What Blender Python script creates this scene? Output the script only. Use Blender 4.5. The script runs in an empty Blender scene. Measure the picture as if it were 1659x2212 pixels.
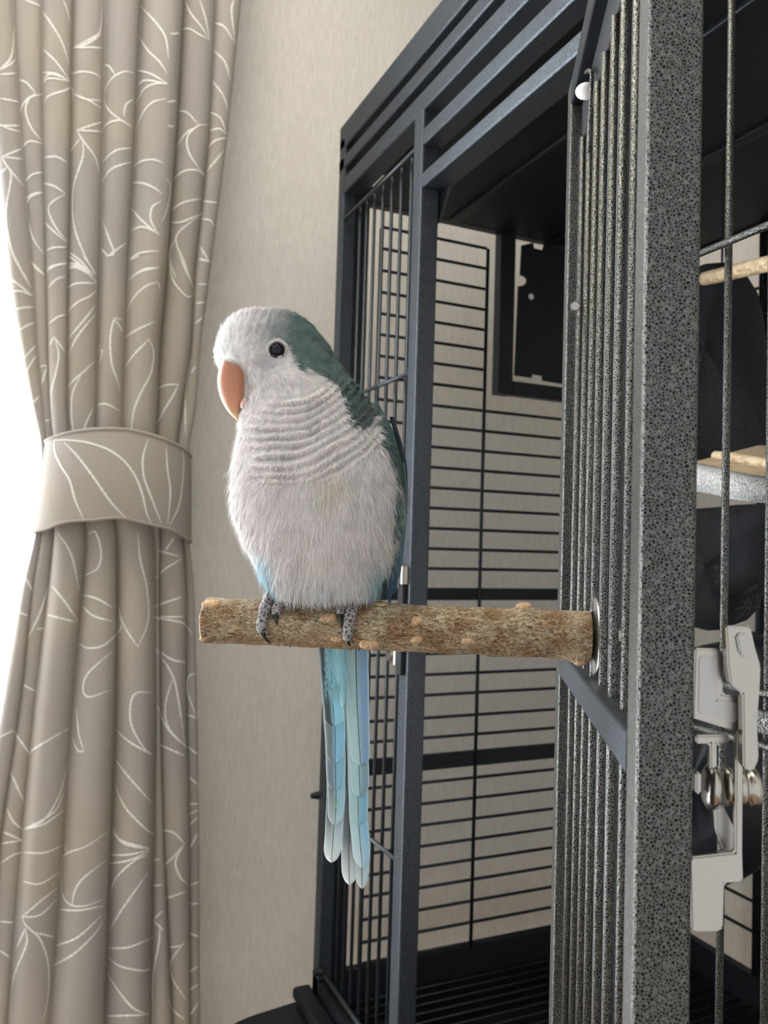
import bpy, bmesh, math, random
import numpy as np
from mathutils import Vector, Matrix
from mathutils.bvhtree import BVHTree
random.seed(7); rng = np.random.default_rng(11)
S = bpy.context.scene
COL = S.collection

# ------------------------------------------------------------------ camera
F_PX = 1750.0; CX, CY = 829.5, 1106.0
YAW, PITCH, ROLL = math.radians(24.13), math.radians(2.37), math.radians(1.72)
CAM = Vector((0, 0, 1.30))
f0 = Vector((-math.cos(YAW), math.sin(YAW), 0)); r0 = Vector((math.sin(YAW), math.cos(YAW), 0)); z0 = Vector((0, 0, 1))
FWD = (f0*math.cos(PITCH) + z0*math.sin(PITCH)).normalized()
u1 = (z0*math.cos(PITCH) - f0*math.sin(PITCH)).normalized()
RGT = (r0*math.cos(ROLL) + u1*math.sin(ROLL)).normalized()
UPV = (u1*math.cos(ROLL) - r0*math.sin(ROLL)).normalized()
cd = bpy.data.cameras.new('camera'); cam = bpy.data.objects.new('camera', cd); COL.objects.link(cam)
cam.matrix_world = Matrix(((RGT.x, UPV.x, -FWD.x, CAM.x), (RGT.y, UPV.y, -FWD.y, CAM.y), (RGT.z, UPV.z, -FWD.z, CAM.z), (0, 0, 0, 1)))
cd.sensor_fit = 'HORIZONTAL'; cd.sensor_width = 36; cd.lens = 36*F_PX/1659; cd.clip_start = 0.02
cd.dof.use_dof = True; cd.dof.focus_distance = 0.40; cd.dof.aperture_fstop = 22
S.camera = cam

# ------------------------------------------------------------------ world, lights, exposure
W = bpy.data.worlds.new('sky'); S.world = W; W.use_nodes = True
W.node_tree.nodes['Background'].inputs[0].default_value = (0.93, 0.97, 1.0, 1)
W.node_tree.nodes['Background'].inputs[1].default_value = 0.92
def area(name, loc, direction, sx, sy, power, col):
    l = bpy.data.lights.new(name, 'AREA'); l.shape = 'RECTANGLE'; l.size = sx; l.size_y = sy; l.energy = power; l.color = col
    o = bpy.data.objects.new(name, l); COL.objects.link(o); o.location = loc
    o.rotation_euler = Vector(direction).to_track_quat('-Z', 'Y').to_euler(); return o
area('window_daylight', (-1.42, -0.80, 1.35), (1, 0, 0), 2.3, 2.3, 150, (0.92, 0.965, 1.0))
area('ceiling_lamp', (-0.55, 0.0, 2.46), (0, 0, -1), 0.4, 0.4, 5.5, (1.0, 0.94, 0.80))
S.view_settings.view_transform = 'Standard'; S.view_settings.look = 'None'
S.view_settings.gamma = 1.0; S.view_settings.use_curve_mapping = False
S.view_settings.exposure = 0.30

# ------------------------------------------------------------------ pixel helpers (turn a photo pixel into a point on a real plane)
def ray(px, py):
    return FWD + RGT*((px-CX)/F_PX) - UPV*((py-CY)/F_PX)
def onp(px, py, p0, n):
    d = ray(px, py); return CAM + d*((Vector(p0)-CAM).dot(n)/d.dot(n))
def on_x(px, py, x0): return onp(px, py, (x0, 0, 0), Vector((1, 0, 0)))
def on_y(px, py, y0): return onp(px, py, (0, y0, 0), Vector((0, 1, 0)))
def on_z(px, py, z): return onp(px, py, (0, 0, z), Vector((0, 0, 1)))
def ld(l, d, z=0.0): return Vector((0, 0, CAM.z+z)) + f0*d + r0*l      # lateral, depth, height relative to the eye

# ------------------------------------------------------------------ materials
def mat(name, col=(.5, .5, .5), rough=.5, metal=0.0, spec=.5):
    m = bpy.data.materials.new(name); m.use_nodes = True
    b = m.node_tree.nodes['Principled BSDF']
    b.inputs['Base Color'].default_value = (*col, 1); b.inputs['Roughness'].default_value = rough
    b.inputs['Metallic'].default_value = metal; b.inputs['Specular IOR Level'].default_value = spec
    return m, m.node_tree, b
def N(nt, t, **kw):
    n = nt.nodes.new(t)
    for k, v in kw.items():
        if k in n.inputs.keys() if isinstance(k, str) else False: n.inputs[k].default_value = v
        else: setattr(n, k, v)
    return n
def L(nt, a, b): nt.links.new(a, b)
def ramp(nt, stops):
    r = nt.nodes.new('ShaderNodeValToRGB'); e = r.color_ramp.elements
    while len(e) < len(stops): e.new(.5)
    for i, (p, c) in enumerate(stops):
        e[i].position = p; e[i].color = (*c, 1) if len(c) == 3 else c
    return r
def coords(nt, scale=(1, 1, 1), kind='Object'):
    t = nt.nodes.new('ShaderNodeTexCoord'); mp = nt.nodes.new('ShaderNodeMapping'); mp.inputs['Scale'].default_value = scale
    L(nt, t.outputs[kind], mp.inputs['Vector']); return mp.outputs['Vector']
def bump(nt, b, h, strength, dist):
    n = nt.nodes.new('ShaderNodeBump'); n.inputs['Strength'].default_value = strength; n.inputs['Distance'].default_value = dist
    L(nt, h, n.inputs['Height']); L(nt, n.outputs[0], b.inputs['Normal'])

def hammer(name, cell, lo, hi, strength=.6, dist=.0003, metal=.75, rough=.38):
    m, nt, b = mat(name, lo, rough, metal)
    g = nt.nodes.new('ShaderNodeNewGeometry'); v = g.outputs['Position']
    nz = N(nt, 'ShaderNodeTexNoise'); nz.inputs['Scale'].default_value = 900; L(nt, v, nz.inputs['Vector'])
    mx = nt.nodes.new('ShaderNodeVectorMath'); mx.operation = 'MULTIPLY_ADD'
    L(nt, nz.outputs['Color'], mx.inputs[0]); mx.inputs[1].default_value = (cell*.6,)*3; L(nt, v, mx.inputs[2])
    vo = N(nt, 'ShaderNodeTexVoronoi'); vo.feature = 'DISTANCE_TO_EDGE'; vo.inputs['Scale'].default_value = 1/cell
    L(nt, mx.outputs[0], vo.inputs['Vector'])
    rp = ramp(nt, [(.0, hi), (.10, tuple(.45*(a+c) for a, c in zip(hi, lo))), (.24, lo)])
    L(nt, vo.outputs['Distance'], rp.inputs[0]); L(nt, rp.outputs[0], b.inputs['Base Color'])
    sb = nt.nodes.new('ShaderNodeMath'); sb.operation = 'SUBTRACT'; sb.inputs[0].default_value = 1; L(nt, vo.outputs['Distance'], sb.inputs[1])
    bump(nt, b, sb.outputs[0], strength, dist); return m
M = {}
M['hammer'] = hammer('hammertone_grey', .0011, (.005, .0055, .006), (.18, .18, .165), .8, .0004)
M['hammer_far'] = hammer('hammertone_grey_frame', .0011, (.020, .025, .033), (.115, .13, .15), .5, .0002, .7, .42)
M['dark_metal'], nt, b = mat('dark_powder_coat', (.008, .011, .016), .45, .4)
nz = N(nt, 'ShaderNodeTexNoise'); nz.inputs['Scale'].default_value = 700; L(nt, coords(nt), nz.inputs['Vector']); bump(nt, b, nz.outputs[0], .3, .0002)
M['black_panel'], nt, b = mat('black_panel', (.005, .007, .010), .55, .0, .35)
nz = N(nt, 'ShaderNodeTexNoise'); nz.inputs['Scale'].default_value = 400; L(nt, coords(nt), nz.inputs['Vector']); bump(nt, b, nz.outputs[0], .2, .0002)
M['chrome'], nt, b = mat('nickel_plate', (.42, .39, .35), .25, 1.0)
nz = N(nt, 'ShaderNodeTexNoise'); nz.inputs['Scale'].default_value = 90; L(nt, coords(nt), nz.inputs['Vector']); bump(nt, b, nz.outputs[0], .12, .001)
M['steel'], nt, b = mat('washer_steel', (.42, .40, .38), .35, 1.0)
nz = N(nt, 'ShaderNodeTexNoise'); nz.inputs['Scale'].default_value = 300; L(nt, coords(nt), nz.inputs['Vector']); bump(nt, b, nz.outputs[0], .1, .0005)
M['white_plastic'], nt, b = mat('white_plastic', (.8, .78, .78), .3)
nz = N(nt, 'ShaderNodeTexNoise'); nz.inputs['Scale'].default_value = 60; L(nt, coords(nt), nz.inputs['Vector']); bump(nt, b, nz.outputs[0], .03, .001)
M['black_cloth'], nt, b = mat('black_fleece', (.006, .008, .011), .95)
nz = N(nt, 'ShaderNodeTexNoise'); nz.inputs['Scale'].default_value = 500; L(nt, coords(nt), nz.inputs['Vector']); bump(nt, b, nz.outputs[0], .8, .002)

# wallpaper
M['wall'], nt, b = mat('vinyl_wallpaper', (.62, .585, .52), .75)
v = coords(nt, (1, 1, 1), 'Object')
mp = nt.nodes.new('ShaderNodeMapping'); mp.inputs['Scale'].default_value = (260, 260, 60); L(nt, v, mp.inputs['Vector'])
nz = N(nt, 'ShaderNodeTexNoise'); nz.inputs['Scale'].default_value = 1.0; nz.inputs['Detail'].default_value = 3; L(nt, mp.outputs[0], nz.inputs['Vector'])
n2 = N(nt, 'ShaderNodeTexNoise'); n2.inputs['Scale'].default_value = 900; L(nt, v, n2.inputs['Vector'])
ad = nt.nodes.new('ShaderNodeMath'); L(nt, nz.outputs[0], ad.inputs[0]); L(nt, n2.outputs[0], ad.inputs[1])
rp = ramp(nt, [(.7, (.60, .56, .505)), (1.25, (.70, .66, .595))]); 
hf = nt.nodes.new('ShaderNodeMath'); hf.operation = 'MULTIPLY'; hf.inputs[1].default_value = .5
L(nt, ad.outputs[0], hf.inputs[0]); rp.color_ramp.elements[0].position = .38; rp.color_ramp.elements[1].position = .62
L(nt, hf.outputs[0], rp.inputs[0]); L(nt, rp.outputs[0], b.inputs['Base Color']); bump(nt, b, hf.outputs[0], .25, .0006)
M['white_paint'], nt, b = mat('white_paint', (.8, .8, .78), .5)
nz = N(nt, 'ShaderNodeTexNoise'); nz.inputs['Scale'].default_value = 200; L(nt, coords(nt), nz.inputs['Vector']); bump(nt, b, nz.outputs[0], .08, .0005)
M['floor'], nt, b = mat('floor_wood', (.3, .2, .12), .4)
wv = N(nt, 'ShaderNodeTexNoise'); wv.inputs['Scale'].default_value = 3; L(nt, coords(nt, (1, 12, 1)), wv.inputs['Vector'])
rp = ramp(nt, [(.3, (.22, .14, .08)), (.7, (.38, .26, .16))]); L(nt, wv.outputs[0], rp.inputs[0]); L(nt, rp.outputs[0], b.inputs['Base Color'])
M['glass'], nt, b = mat('window_glass', (1, 1, 1), .02); b.inputs['Transmission Weight'].default_value = 1; b.inputs['IOR'].default_value = 1.02

# curtain cloth: woven beige, slightly see-through against the window
def cloth(name, c1, c2):
    m, nt, b = mat(name, c1, .9, 0, .15)
    uv = nt.nodes.new('ShaderNodeTexCoord')
    w = []
    for sc in ((1500, 220, 1), (220, 1500, 1)):
        mp = nt.nodes.new('ShaderNodeMapping'); mp.inputs['Scale'].default_value = sc; L(nt, uv.outputs['UV'], mp.inputs['Vector'])
        nz = N(nt, 'ShaderNodeTexNoise'); nz.inputs['Scale'].default_value = 1; nz.inputs['Detail'].default_value = 2; L(nt, mp.outputs[0], nz.inputs['Vector']); w.append(nz)
    ad = nt.nodes.new('ShaderNodeMath'); L(nt, w[0].outputs[0], ad.inputs[0]); L(nt, w[1].outputs[0], ad.inputs[1])
    hf = nt.nodes.new('ShaderNodeMath'); hf.operation = 'MULTIPLY'; hf.inputs[1].default_value = .5; L(nt, ad.outputs[0], hf.inputs[0])
    big = N(nt, 'ShaderNodeTexNoise'); big.inputs['Scale'].default_value = 5; L(nt, uv.outputs['Object'], big.inputs['Vector'])
    rp = ramp(nt, [(.36, c1), (.64, c2)]); L(nt, hf.outputs[0], rp.inputs[0])
    mx = nt.nodes.new('ShaderNodeMixRGB'); mx.blend_type = 'MIX'; mx.inputs[2].default_value = (c2[0]*1.04, c2[1]*.99, c2[2]*.84, 1)
    rb = ramp(nt, [(.42, (0, 0, 0)), (.6, (.6, .6, .6))]); L(nt, big.outputs[0], rb.inputs[0]); L(nt, rb.outputs[0], mx.inputs[0]); L(nt, rp.outputs[0], mx.inputs[1])
    L(nt, mx.outputs[0], b.inputs['Base Color']); bump(nt, b, hf.outputs[0], .35, .0006)
    tr = nt.nodes.new('ShaderNodeBsdfTranslucent'); L(nt, mx.outputs[0], tr.inputs[0])
    ms = nt.nodes.new('ShaderNodeMixShader'); ms.inputs[0].default_value = .14
    out = nt.nodes['Material Output']; L(nt, b.outputs[0], ms.inputs[1]); L(nt, tr.outputs[0], ms.inputs[2]); L(nt, ms.outputs[0], out.inputs[0])
    return m
M['cloth'] = cloth('curtain_cloth', (.375, .34, .312), (.46, .42, .378))
M['print'], nt, b = mat('curtain_print', (.80, .77, .71), .85, 0, .2)
nz = N(nt, 'ShaderNodeTexNoise'); nz.inputs['Scale'].default_value = 800; L(nt, coords(nt), nz.inputs['Vector']); bump(nt, b, nz.outputs[0], .2, .0004)

# bark
M['bark'], nt, b = mat('bark', (.4, .3, .2), .85, 0, .25)
v = coords(nt, (1, 1, 1), 'UV')
mp = nt.nodes.new('ShaderNodeMapping'); mp.inputs['Scale'].default_value = (26, 52, 1); L(nt, v, mp.inputs['Vector'])
n1 = N(nt, 'ShaderNodeTexNoise'); n1.inputs['Scale'].default_value = 1; n1.inputs['Detail'].default_value = 6; n1.inputs['Distortion'].default_value = 1.6; n1.inputs['Roughness'].default_value = .72; L(nt, mp.outputs[0], n1.inputs['Vector'])
mp2 = nt.nodes.new('ShaderNodeMapping'); mp2.inputs['Scale'].default_value = (6, 5, 1); L(nt, v, mp2.inputs['Vector'])
n2 = N(nt, 'ShaderNodeTexNoise'); n2.inputs['Scale'].default_value = 1; n2.inputs['Detail'].default_value = 3; L(nt, mp2.outputs[0], n2.inputs['Vector'])
rp = ramp(nt, [(.33, (.05, .03, .018)), (.42, (.24, .17, .10)), (.51, (.52, .40, .25)), (.64, (.80, .70, .50))]); L(nt, n1.outputs[0], rp.inputs[0])
mx = nt.nodes.new('ShaderNodeMixRGB'); mx.blend_type = 'MULTIPLY'; rb = ramp(nt, [(.42, (1, 1, 1)), (.62, (.62, .42, .30))]); L(nt, n2.outputs[0], rb.inputs[0])
mx.inputs[0].default_value = .8; L(nt, rp.outputs[0], mx.inputs[1]); L(nt, rb.outputs[0], mx.inputs[2]); L(nt, mx.outputs[0], b.inputs['Base Color'])
bump(nt, b, n1.outputs[0], 1.0, .0016)
M['cutwood'], nt, b = mat('cut_wood', (.62, .40, .22), .7)
n1 = N(nt, 'ShaderNodeTexNoise'); n1.inputs['Scale'].default_value = 900; L(nt, coords(nt, (1, 1, .3)), n1.inputs['Vector'])
rp = ramp(nt, [(.35, (.36, .21, .11)), (.65, (.60, .40, .23))]); L(nt, n1.outputs[0], rp.inputs[0]); L(nt, rp.outputs[0], b.inputs['Base Color']); bump(nt, b, n1.outputs[0], .3, .0003)
M['pale_wood'], nt, b = mat('pale_wood', (.55, .47, .33), .6)
n1 = N(nt, 'ShaderNodeTexNoise'); n1.inputs['Scale'].default_value = 40; L(nt, coords(nt, (1, 8, 8)), n1.inputs['Vector'])
rp = ramp(nt, [(.35, (.36, .24, .13)), (.65, (.62, .50, .33))]); L(nt, n1.outputs[0], rp.inputs[0]); L(nt, rp.outputs[0], b.inputs['Base Color'])
M['grit'], nt, b = mat('grit_coating', (.5, .5, .48), .9)
n1 = N(nt, 'ShaderNodeTexNoise'); n1.inputs['Scale'].default_value = 900; L(nt, coords(nt), n1.inputs['Vector'])
rp = ramp(nt, [(.35, (.12, .12, .11)), (.6, (.48, .48, .46))]); L(nt, n1.outputs[0], rp.inputs[0]); L(nt, rp.outputs[0], b.inputs['Base Color']); bump(nt, b, n1.outputs[0], .8, .001)

# bird
def vcol(name, rough, noise=.0, sss=0.0):
    m, nt, b = mat(name, (.5, .5, .5), rough, 0, .25)
    a = nt.nodes.new('ShaderNodeAttribute'); a.attribute_name = 'Col'; L(nt, a.outputs['Color'], b.inputs['Base Color'])
    nz = N(nt, 'ShaderNodeTexNoise'); nz.inputs['Scale'].default_value = 1500; L(nt, coords(nt), nz.inputs['Vector']); bump(nt, b, nz.outputs[0], .15, .0004)
    if sss: b.inputs['Subsurface Weight'].default_value = sss; b.inputs['Subsurface Radius'].default_value = (.003, .002, .0015)
    return m
M['plumage'] = vcol('plumage', .85)
M['vane'] = vcol('feather_vane', .6)
M['shaft'], nt, b = mat('feather_shaft', (.02, .02, .025), .4)
M['beak'], nt, b = mat('beak_horn', (.62, .27, .13), .33)
v = coords(nt, (1, 1, 1), 'UV')
sx = nt.nodes.new('ShaderNodeSeparateXYZ'); L(nt, v, sx.inputs[0])
rp = ramp(nt, [(.0, (.36, .15, .08)), (.45, (.50, .21, .115)), (.78, (.62, .33, .20)), (.92, (.75, .52, .22)), (1.0, (.75, .6, .3))]); L(nt, sx.outputs['X'], rp.inputs[0]); L(nt, rp.outputs[0], b.inputs['Base Color'])
b.inputs['Subsurface Weight'].default_value = .25; b.inputs['Subsurface Radius'].default_value = (.004, .0015, .0008)
nz = N(nt, 'ShaderNodeTexNoise'); nz.inputs['Scale'].default_value = 400; L(nt, coords(nt), nz.inputs['Vector']); bump(nt, b, nz.outputs[0], .12, .0004)
M['eye'], nt, b = mat('eye_black', (.004, .003, .007), .12, 0, .3)
M['iris'], nt, b = mat('iris_brown', (.05, .035, .03), .15)
M['eyelid'], nt, b = mat('eyelid_skin', (.50, .46, .44), .6)
nz = N(nt, 'ShaderNodeTexNoise'); nz.inputs['Scale'].default_value = 1600; L(nt, coords(nt), nz.inputs['Vector']); bump(nt, b, nz.outputs[0], .5, .0004)
M['claw'], nt, b = mat('claw_horn', (.012, .011, .013), .25)
M['scale'], nt, b = mat('scaly_skin', (.2, .18, .18), .6)
g = nt.nodes.new('ShaderNodeNewGeometry')
vo = N(nt, 'ShaderNodeTexVoronoi'); vo.feature = 'DISTANCE_TO_EDGE'; vo.inputs['Scale'].default_value = 470; L(nt, g.outputs['Position'], vo.inputs['Vector'])
rp = ramp(nt, [(0, (.42, .38, .37)), (.10, (.22, .20, .195)), (.24, (.075, .062, .066))]); L(nt, vo.outputs['Distance'], rp.inputs[0]); L(nt, rp.outputs[0], b.inputs['Base Color'])
bump(nt, b, vo.outputs['Distance'], .8, .0012)

# ------------------------------------------------------------------ object helpers
def link(o, parent=None, label=None, cat=None, group=None, kind=None):
    COL.objects.link(o)
    if parent is not None: o.parent = parent
    if label: o['label'] = label
    if cat: o['category'] = cat
    if group: o['group'] = group
    if kind: o['kind'] = kind
    return o
def mesh(name, V, Fc, m, parent=None, smooth=True, uv=None, col=None, **kw):
    me = bpy.data.meshes.new(name); me.from_pydata([tuple(v) for v in V], [], [tuple(f) for f in Fc]); me.validate()
    me.materials.append(m)
    if smooth: me.polygons.foreach_set('use_smooth', [True]*len(me.polygons))
    if uv is not None:
        ul = me.uv_layers.new(name='UVMap'); li = np.zeros(len(me.loops), dtype=np.int32); me.loops.foreach_get('vertex_index', li)
        ul.data.foreach_set('uv', np.asarray(uv, dtype=np.float32)[li].ravel())
    if col is not None:
        ca = me.color_attributes.new('Col', 'FLOAT_COLOR', 'POINT'); c = np.ones((len(me.vertices), 4), dtype=np.float32); c[:, :3] = col
        ca.data.foreach_set('color', c.ravel())
    me.update()
    o = bpy.data.objects.new(name, me); return link(o, parent, **kw)
def empty(name, loc, label=None, cat=None, group=None, kind=None, parent=None):
    o = bpy.data.objects.new(name, None); o.location = loc; o.empty_display_size = .05
    return link(o, parent, label, cat, group, kind)
class MB:
    def __init__(s): s.V = []; s.F = []; s.C = []
    def add(s, V, Fc, c=None):
        n = len(s.V); s.V += [Vector(v) for v in V]; s.F += [tuple(i+n for i in f) for f in Fc]
        if c is not None: s.C += [c]*len(V)
    def build(s, name, m, parent=None, smooth=True, **kw):
        if s.C: kw['col'] = np.array(s.C)
        return mesh(name, s.V, s.F, m, parent, smooth, **kw)
def frame_of(d, up=Vector((0, 0, 1))):
    d = d.normalized()
    if abs(d.dot(up)) > .98: up = Vector((1, 0, 0))
    a = up.cross(d).normalized(); return a, d.cross(a).normalized()
def prism(prof, p0, p1, ax, ay):
    p0 = Vector(p0); p1 = Vector(p1); n = len(prof)
    V = [p0+ax*x+ay*y for x, y in prof]+[p1+ax*x+ay*y for x, y in prof]
    Fc = [(i, (i+1) % n, n+(i+1) % n, n+i) for i in range(n)]+[tuple(range(n-1, -1, -1)), tuple(range(n, 2*n))]
    return V, Fc
def rrect(w, h, r, seg=3):
    P = []
    for cx, cy, a0 in ((w/2-r, h/2-r, 0), (-w/2+r, h/2-r, 90), (-w/2+r, -h/2+r, 180), (w/2-r, -h/2+r, 270)):
        for i in range(seg+1):
            a = math.radians(a0+90*i/seg); P.append((cx+r*math.cos(a), cy+r*math.sin(a)))
    return P
def beam(mb, p0, p1, w, h, ax=None, ay=None, r=.0018):
    """square tube; w along ax, h along ay"""
    d = Vector(p1)-Vector(p0)
    if ax is None: ax, ay = frame_of(d)
    V, Fc = prism(rrect(w, h, r), p0, p1, ax, ay); mb.add(V, Fc)
def tube(mb, pts, rad, n=10, caps=True, c=None):
    pts = [Vector(p) for p in pts]; rad = rad if hasattr(rad, '__len__') else [rad]*len(pts)
    V = []; Fc = []; a = None
    for i, p in enumerate(pts):
        d = (pts[min(i+1, len(pts)-1)]-pts[max(i-1, 0)]).normalized()
        if a is None: a, b_ = frame_of(d)
        else:
            a = (a-d*a.dot(d)).normalized(); b_ = d.cross(a).normalized()
        for k in range(n):
            t = 2*math.pi*k/n; V.append(p+(a*math.cos(t)+b_*math.sin(t))*rad[i])
    for i in range(len(pts)-1):
        for k in range(n):
            Fc.append((i*n+k, i*n+(k+1) % n, (i+1)*n+(k+1) % n, (i+1)*n+k))
    if caps: Fc += [tuple(range(n-1, -1, -1)), tuple((len(pts)-1)*n+k for k in range(n))]
    mb.add(V, Fc, c)
def one(fn, *a, **k):
    mb = MB(); fn(mb, *a, **k); return mb
def catmull(P, n=8):
    P = [Vector(p) for p in P]
    if len(P) < 3: return [P[0].lerp(P[-1], i/(n)) for i in range(n+1)]
    Q = [P[0]*2-P[1]]+P+[P[-1]*2-P[-2]]; out = []
    for i in range(1, len(Q)-2):
        a, b_, c, d = Q[i-1:i+3]
        for k in range(n):
            t = k/n; out.append(.5*((2*b_)+(c-a)*t+(2*a-5*b_+4*c-d)*t*t+(3*b_-a-3*c+d)*t**3))
    out.append(P[-1]); return out
X, Y, Z = Vector((1, 0, 0)), Vector((0, 1, 0)), Vector((0, 0, 1))
def boxv(x0, x1, y0, y1, z0_, z1):
    V = [(x, y, z) for x in (x0, x1) for y in (y0, y1) for z in (z0_, z1)]
    return V, [(0, 1, 3, 2), (4, 6, 7, 5), (0, 4, 5, 1), (2, 3, 7, 6), (0, 2, 6, 4), (1, 5, 7, 3)]
def box(name, b6, m, parent=None, **kw): V, Fc = boxv(*b6); return mesh(name, V, Fc, m, parent, False, **kw)

# ------------------------------------------------------------------ setting
XW = -1.11                                   # far wall plane (window wall)
YW = 1.02                                    # wall behind the cage
WIN = (-1.60, 0.10, 0.45, 2.25)              # window y0 y1 z0 z1
mb = MB()
for b6 in ((XW-.12, XW, -2.6, WIN[0], 0, 2.5), (XW-.12, XW, WIN[1], YW, 0, 2.5), (XW-.12, XW, WIN[0], WIN[1], 0, WIN[2]), (XW-.12, XW, WIN[0], WIN[1], WIN[3], 2.5)):
    V, Fc = boxv(*b6); mb.add(V, Fc)
mb.build('wall_far', M['wall'], smooth=False, kind='structure')
box('wall_right', (XW, 1.6, YW, YW+.12, 0, 2.5), M['wall'], kind='structure')
box('floor', (XW-.12, 1.6, -2.6, YW+.12, -.06, 0), M['floor'], kind='structure')
box('ceiling', (XW-.12, 1.6, -2.6, YW+.12, 2.5, 2.56), M['white_paint'], kind='structure')
mb = MB()
y0, y1, za, zb = WIN
for b6 in ((XW-.10, XW-.05, y0, y0+.05, za, zb), (XW-.10, XW-.05, y1-.05, y1, za, zb), (XW-.10, XW-.05, y0+.05, y1-.05, za, za+.05), (XW-.10, XW-.05, y0+.05, y1-.05, zb-.05, zb), (XW-.10, XW-.05, -.78, -.73, za+.05, zb-.05)):
    V, Fc = boxv(*b6); mb.add(V, Fc)
win = mb.build('window_1', M['white_paint'], smooth=False, kind='structure')
box('pane', (XW-.078, XW-.074, y0+.05, -.78, za+.05, zb-.05), M['glass'], win)
box('pane', (XW-.078, XW-.074, -.73, y1-.05, za+.05, zb-.05), M['glass'], win)
# ------------------------------------------------------------------ curtain
XC = -1.03
UY = (-60, 0, 300, 600, 760, 900, 960)
UP = [(-40, -30, -10, 20, 47, 74, 92), (26, 30, 46, 71, 80, 95, 103), (91, 91, 93, 101, 104, 108, 118), (156, 155, 150, 145, 143, 142, 148), (225, 224, 220, 212, 208, 205, 203),
      (301, 299, 286, 271, 267, 262, 262), (394, 391, 375, 354, 339, 335, 331), (466, 463, 449, 417, 410, 389, 378), (525, 519, 489, 451, 430, 422, 405)]
LY = (1155, 1250, 1500, 1800, 2212, 2400)
LP = [(78, 52, 8, -40, -90, -110), (92, 72, 46, 2, -30, -42), (118, 108, 77, 48, 17, 5), (186, 177, 156, 137, 108, 98), (250, 250, 245, 235, 220, 214),
      (331, 331, 331, 327, 317, 312), (341, 338, 340, 348, 367, 372), (392, 399, 399, 406, 406, 406), (406, 418, 425, 430, 432, 433)]
NR = 300; zt, zb_ = 2.36, .06
zs = np.linspace(zt, zb_, NR)
bnd = []
for a, b_ in zip(UP, LP):
    pts = [on_x(x, y, XC) for x, y in list(zip(a, UY))+list(zip(b_, LY))]
    zz = np.array([p.z for p in pts])[::-1]; yy = np.array([p.y for p in pts])[::-1]
    c = np.interp(zs, zz, yy)
    for _ in range(10): c[1:-1] = (c[:-2]+2*c[1:-1]+c[2:])/4
    bnd.append(c)
bnd = np.array(bnd); NF = len(bnd)-1; NC = 26
amp = [.9, .75, .95, 1.0, 1.15, 1.1, .85, .8]
ztie = on_x(245, 1045, XC).z
V = []; UVc = []
cols = NF*NC+1
for i, z in enumerate(zs):
    pinch = math.exp(-((z-ztie)/.11)**2)
    u = 0
    for k in range(NF):
        yL, yR = bnd[k, i], bnd[k+1, i]; w = yR-yL
        for j in range(NC+(1 if k == NF-1 else 0)):
            t = -1+2*j/NC
            tt = t+.10*(1-t*t)*math.sin(z*5+k*1.7)
            prof = max(0, 1-abs(tt)**2.3)**.55
            d = min(w*.62, .034)*amp[k]*prof
            d *= 1-.35*pinch
            base = .018*math.sin((k+.5)/NF*math.pi)+.004*math.sin(k*2.3+z*2)
            V.append((XC+base+d+.0012*math.sin(z*23+k*3)*prof, yL+w*(t+1)/2, z)); UVc.append(((k+(t+1)/2)*.15, z))
Fc = [(i*cols+j, (i+1)*cols+j, (i+1)*cols+j+1, i*cols+j+1) for i in range(NR-1) for j in range(cols-1)]
curtain = mesh('curtain', V, Fc, M['cloth'], uv=UVc, label='beige patterned curtain with white leaf outlines, gathered at the window', cat='curtain')
md = curtain.modifiers.new('thickness', 'SOLIDIFY'); md.thickness = .0009; md.offset = -1
bvh_c = BVHTree.FromPolygons([Vector(v) for v in V], Fc)
# tieback: a band looped round the gathered cloth
def tie_pt(a, v):
    t = math.cos(a); s = math.sin(a)                  # a: 0 right .. pi left in front, then round the back
    yl = on_x(93-17*v, 1045, XC).y; yr = on_x(406+8*v, 1045, XC).y
    zc = on_x(245, 938+187*v, XC).z
    yc, hw = (yl+yr)/2, (yr-yl)/2
    sag = (.014+.004*v)*abs(t)**2.2
    xx = XC+.006+(.064+.004*math.sin(v*3))*abs(s)**.8*(1 if s > 0 else -.75)
    return Vector((xx, yc+hw*t*1.0, zc-sag-.006*max(0, t)*1.2+.001*math.sin(a*9)*v))
NA, NV = 96, 22
V = []; UVt = []
for j in range(NV+1):
    for i in range(NA): V.append(tie_pt(2*math.pi*i/NA, j/NV)); UVt.append((i*.006, j*.006))
Fc = [(j*NA+i, (j+1)*NA+i, (j+1)*NA+(i+1) % NA, j*NA+(i+1) % NA) for j in range(NV) for i in range(NA)]
tie = mesh('curtain_tieback', V, Fc, M['cloth'], uv=UVt, label='wide fabric tieback band holding the gathered curtain', cat='tieback')
md = tie.modifiers.new('thickness', 'SOLIDIFY'); md.thickness = .002; md.offset = 1
bvh_t = BVHTree.FromPolygons([Vector(v) for v in V], Fc)
hem = MB()
for v in (.02, .985): tube(hem, [tie_pt(2*math.pi*i/72, v) for i in range(73)], .0017, 8, False)
hem.build('hem', M['cloth'], tie)

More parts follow.
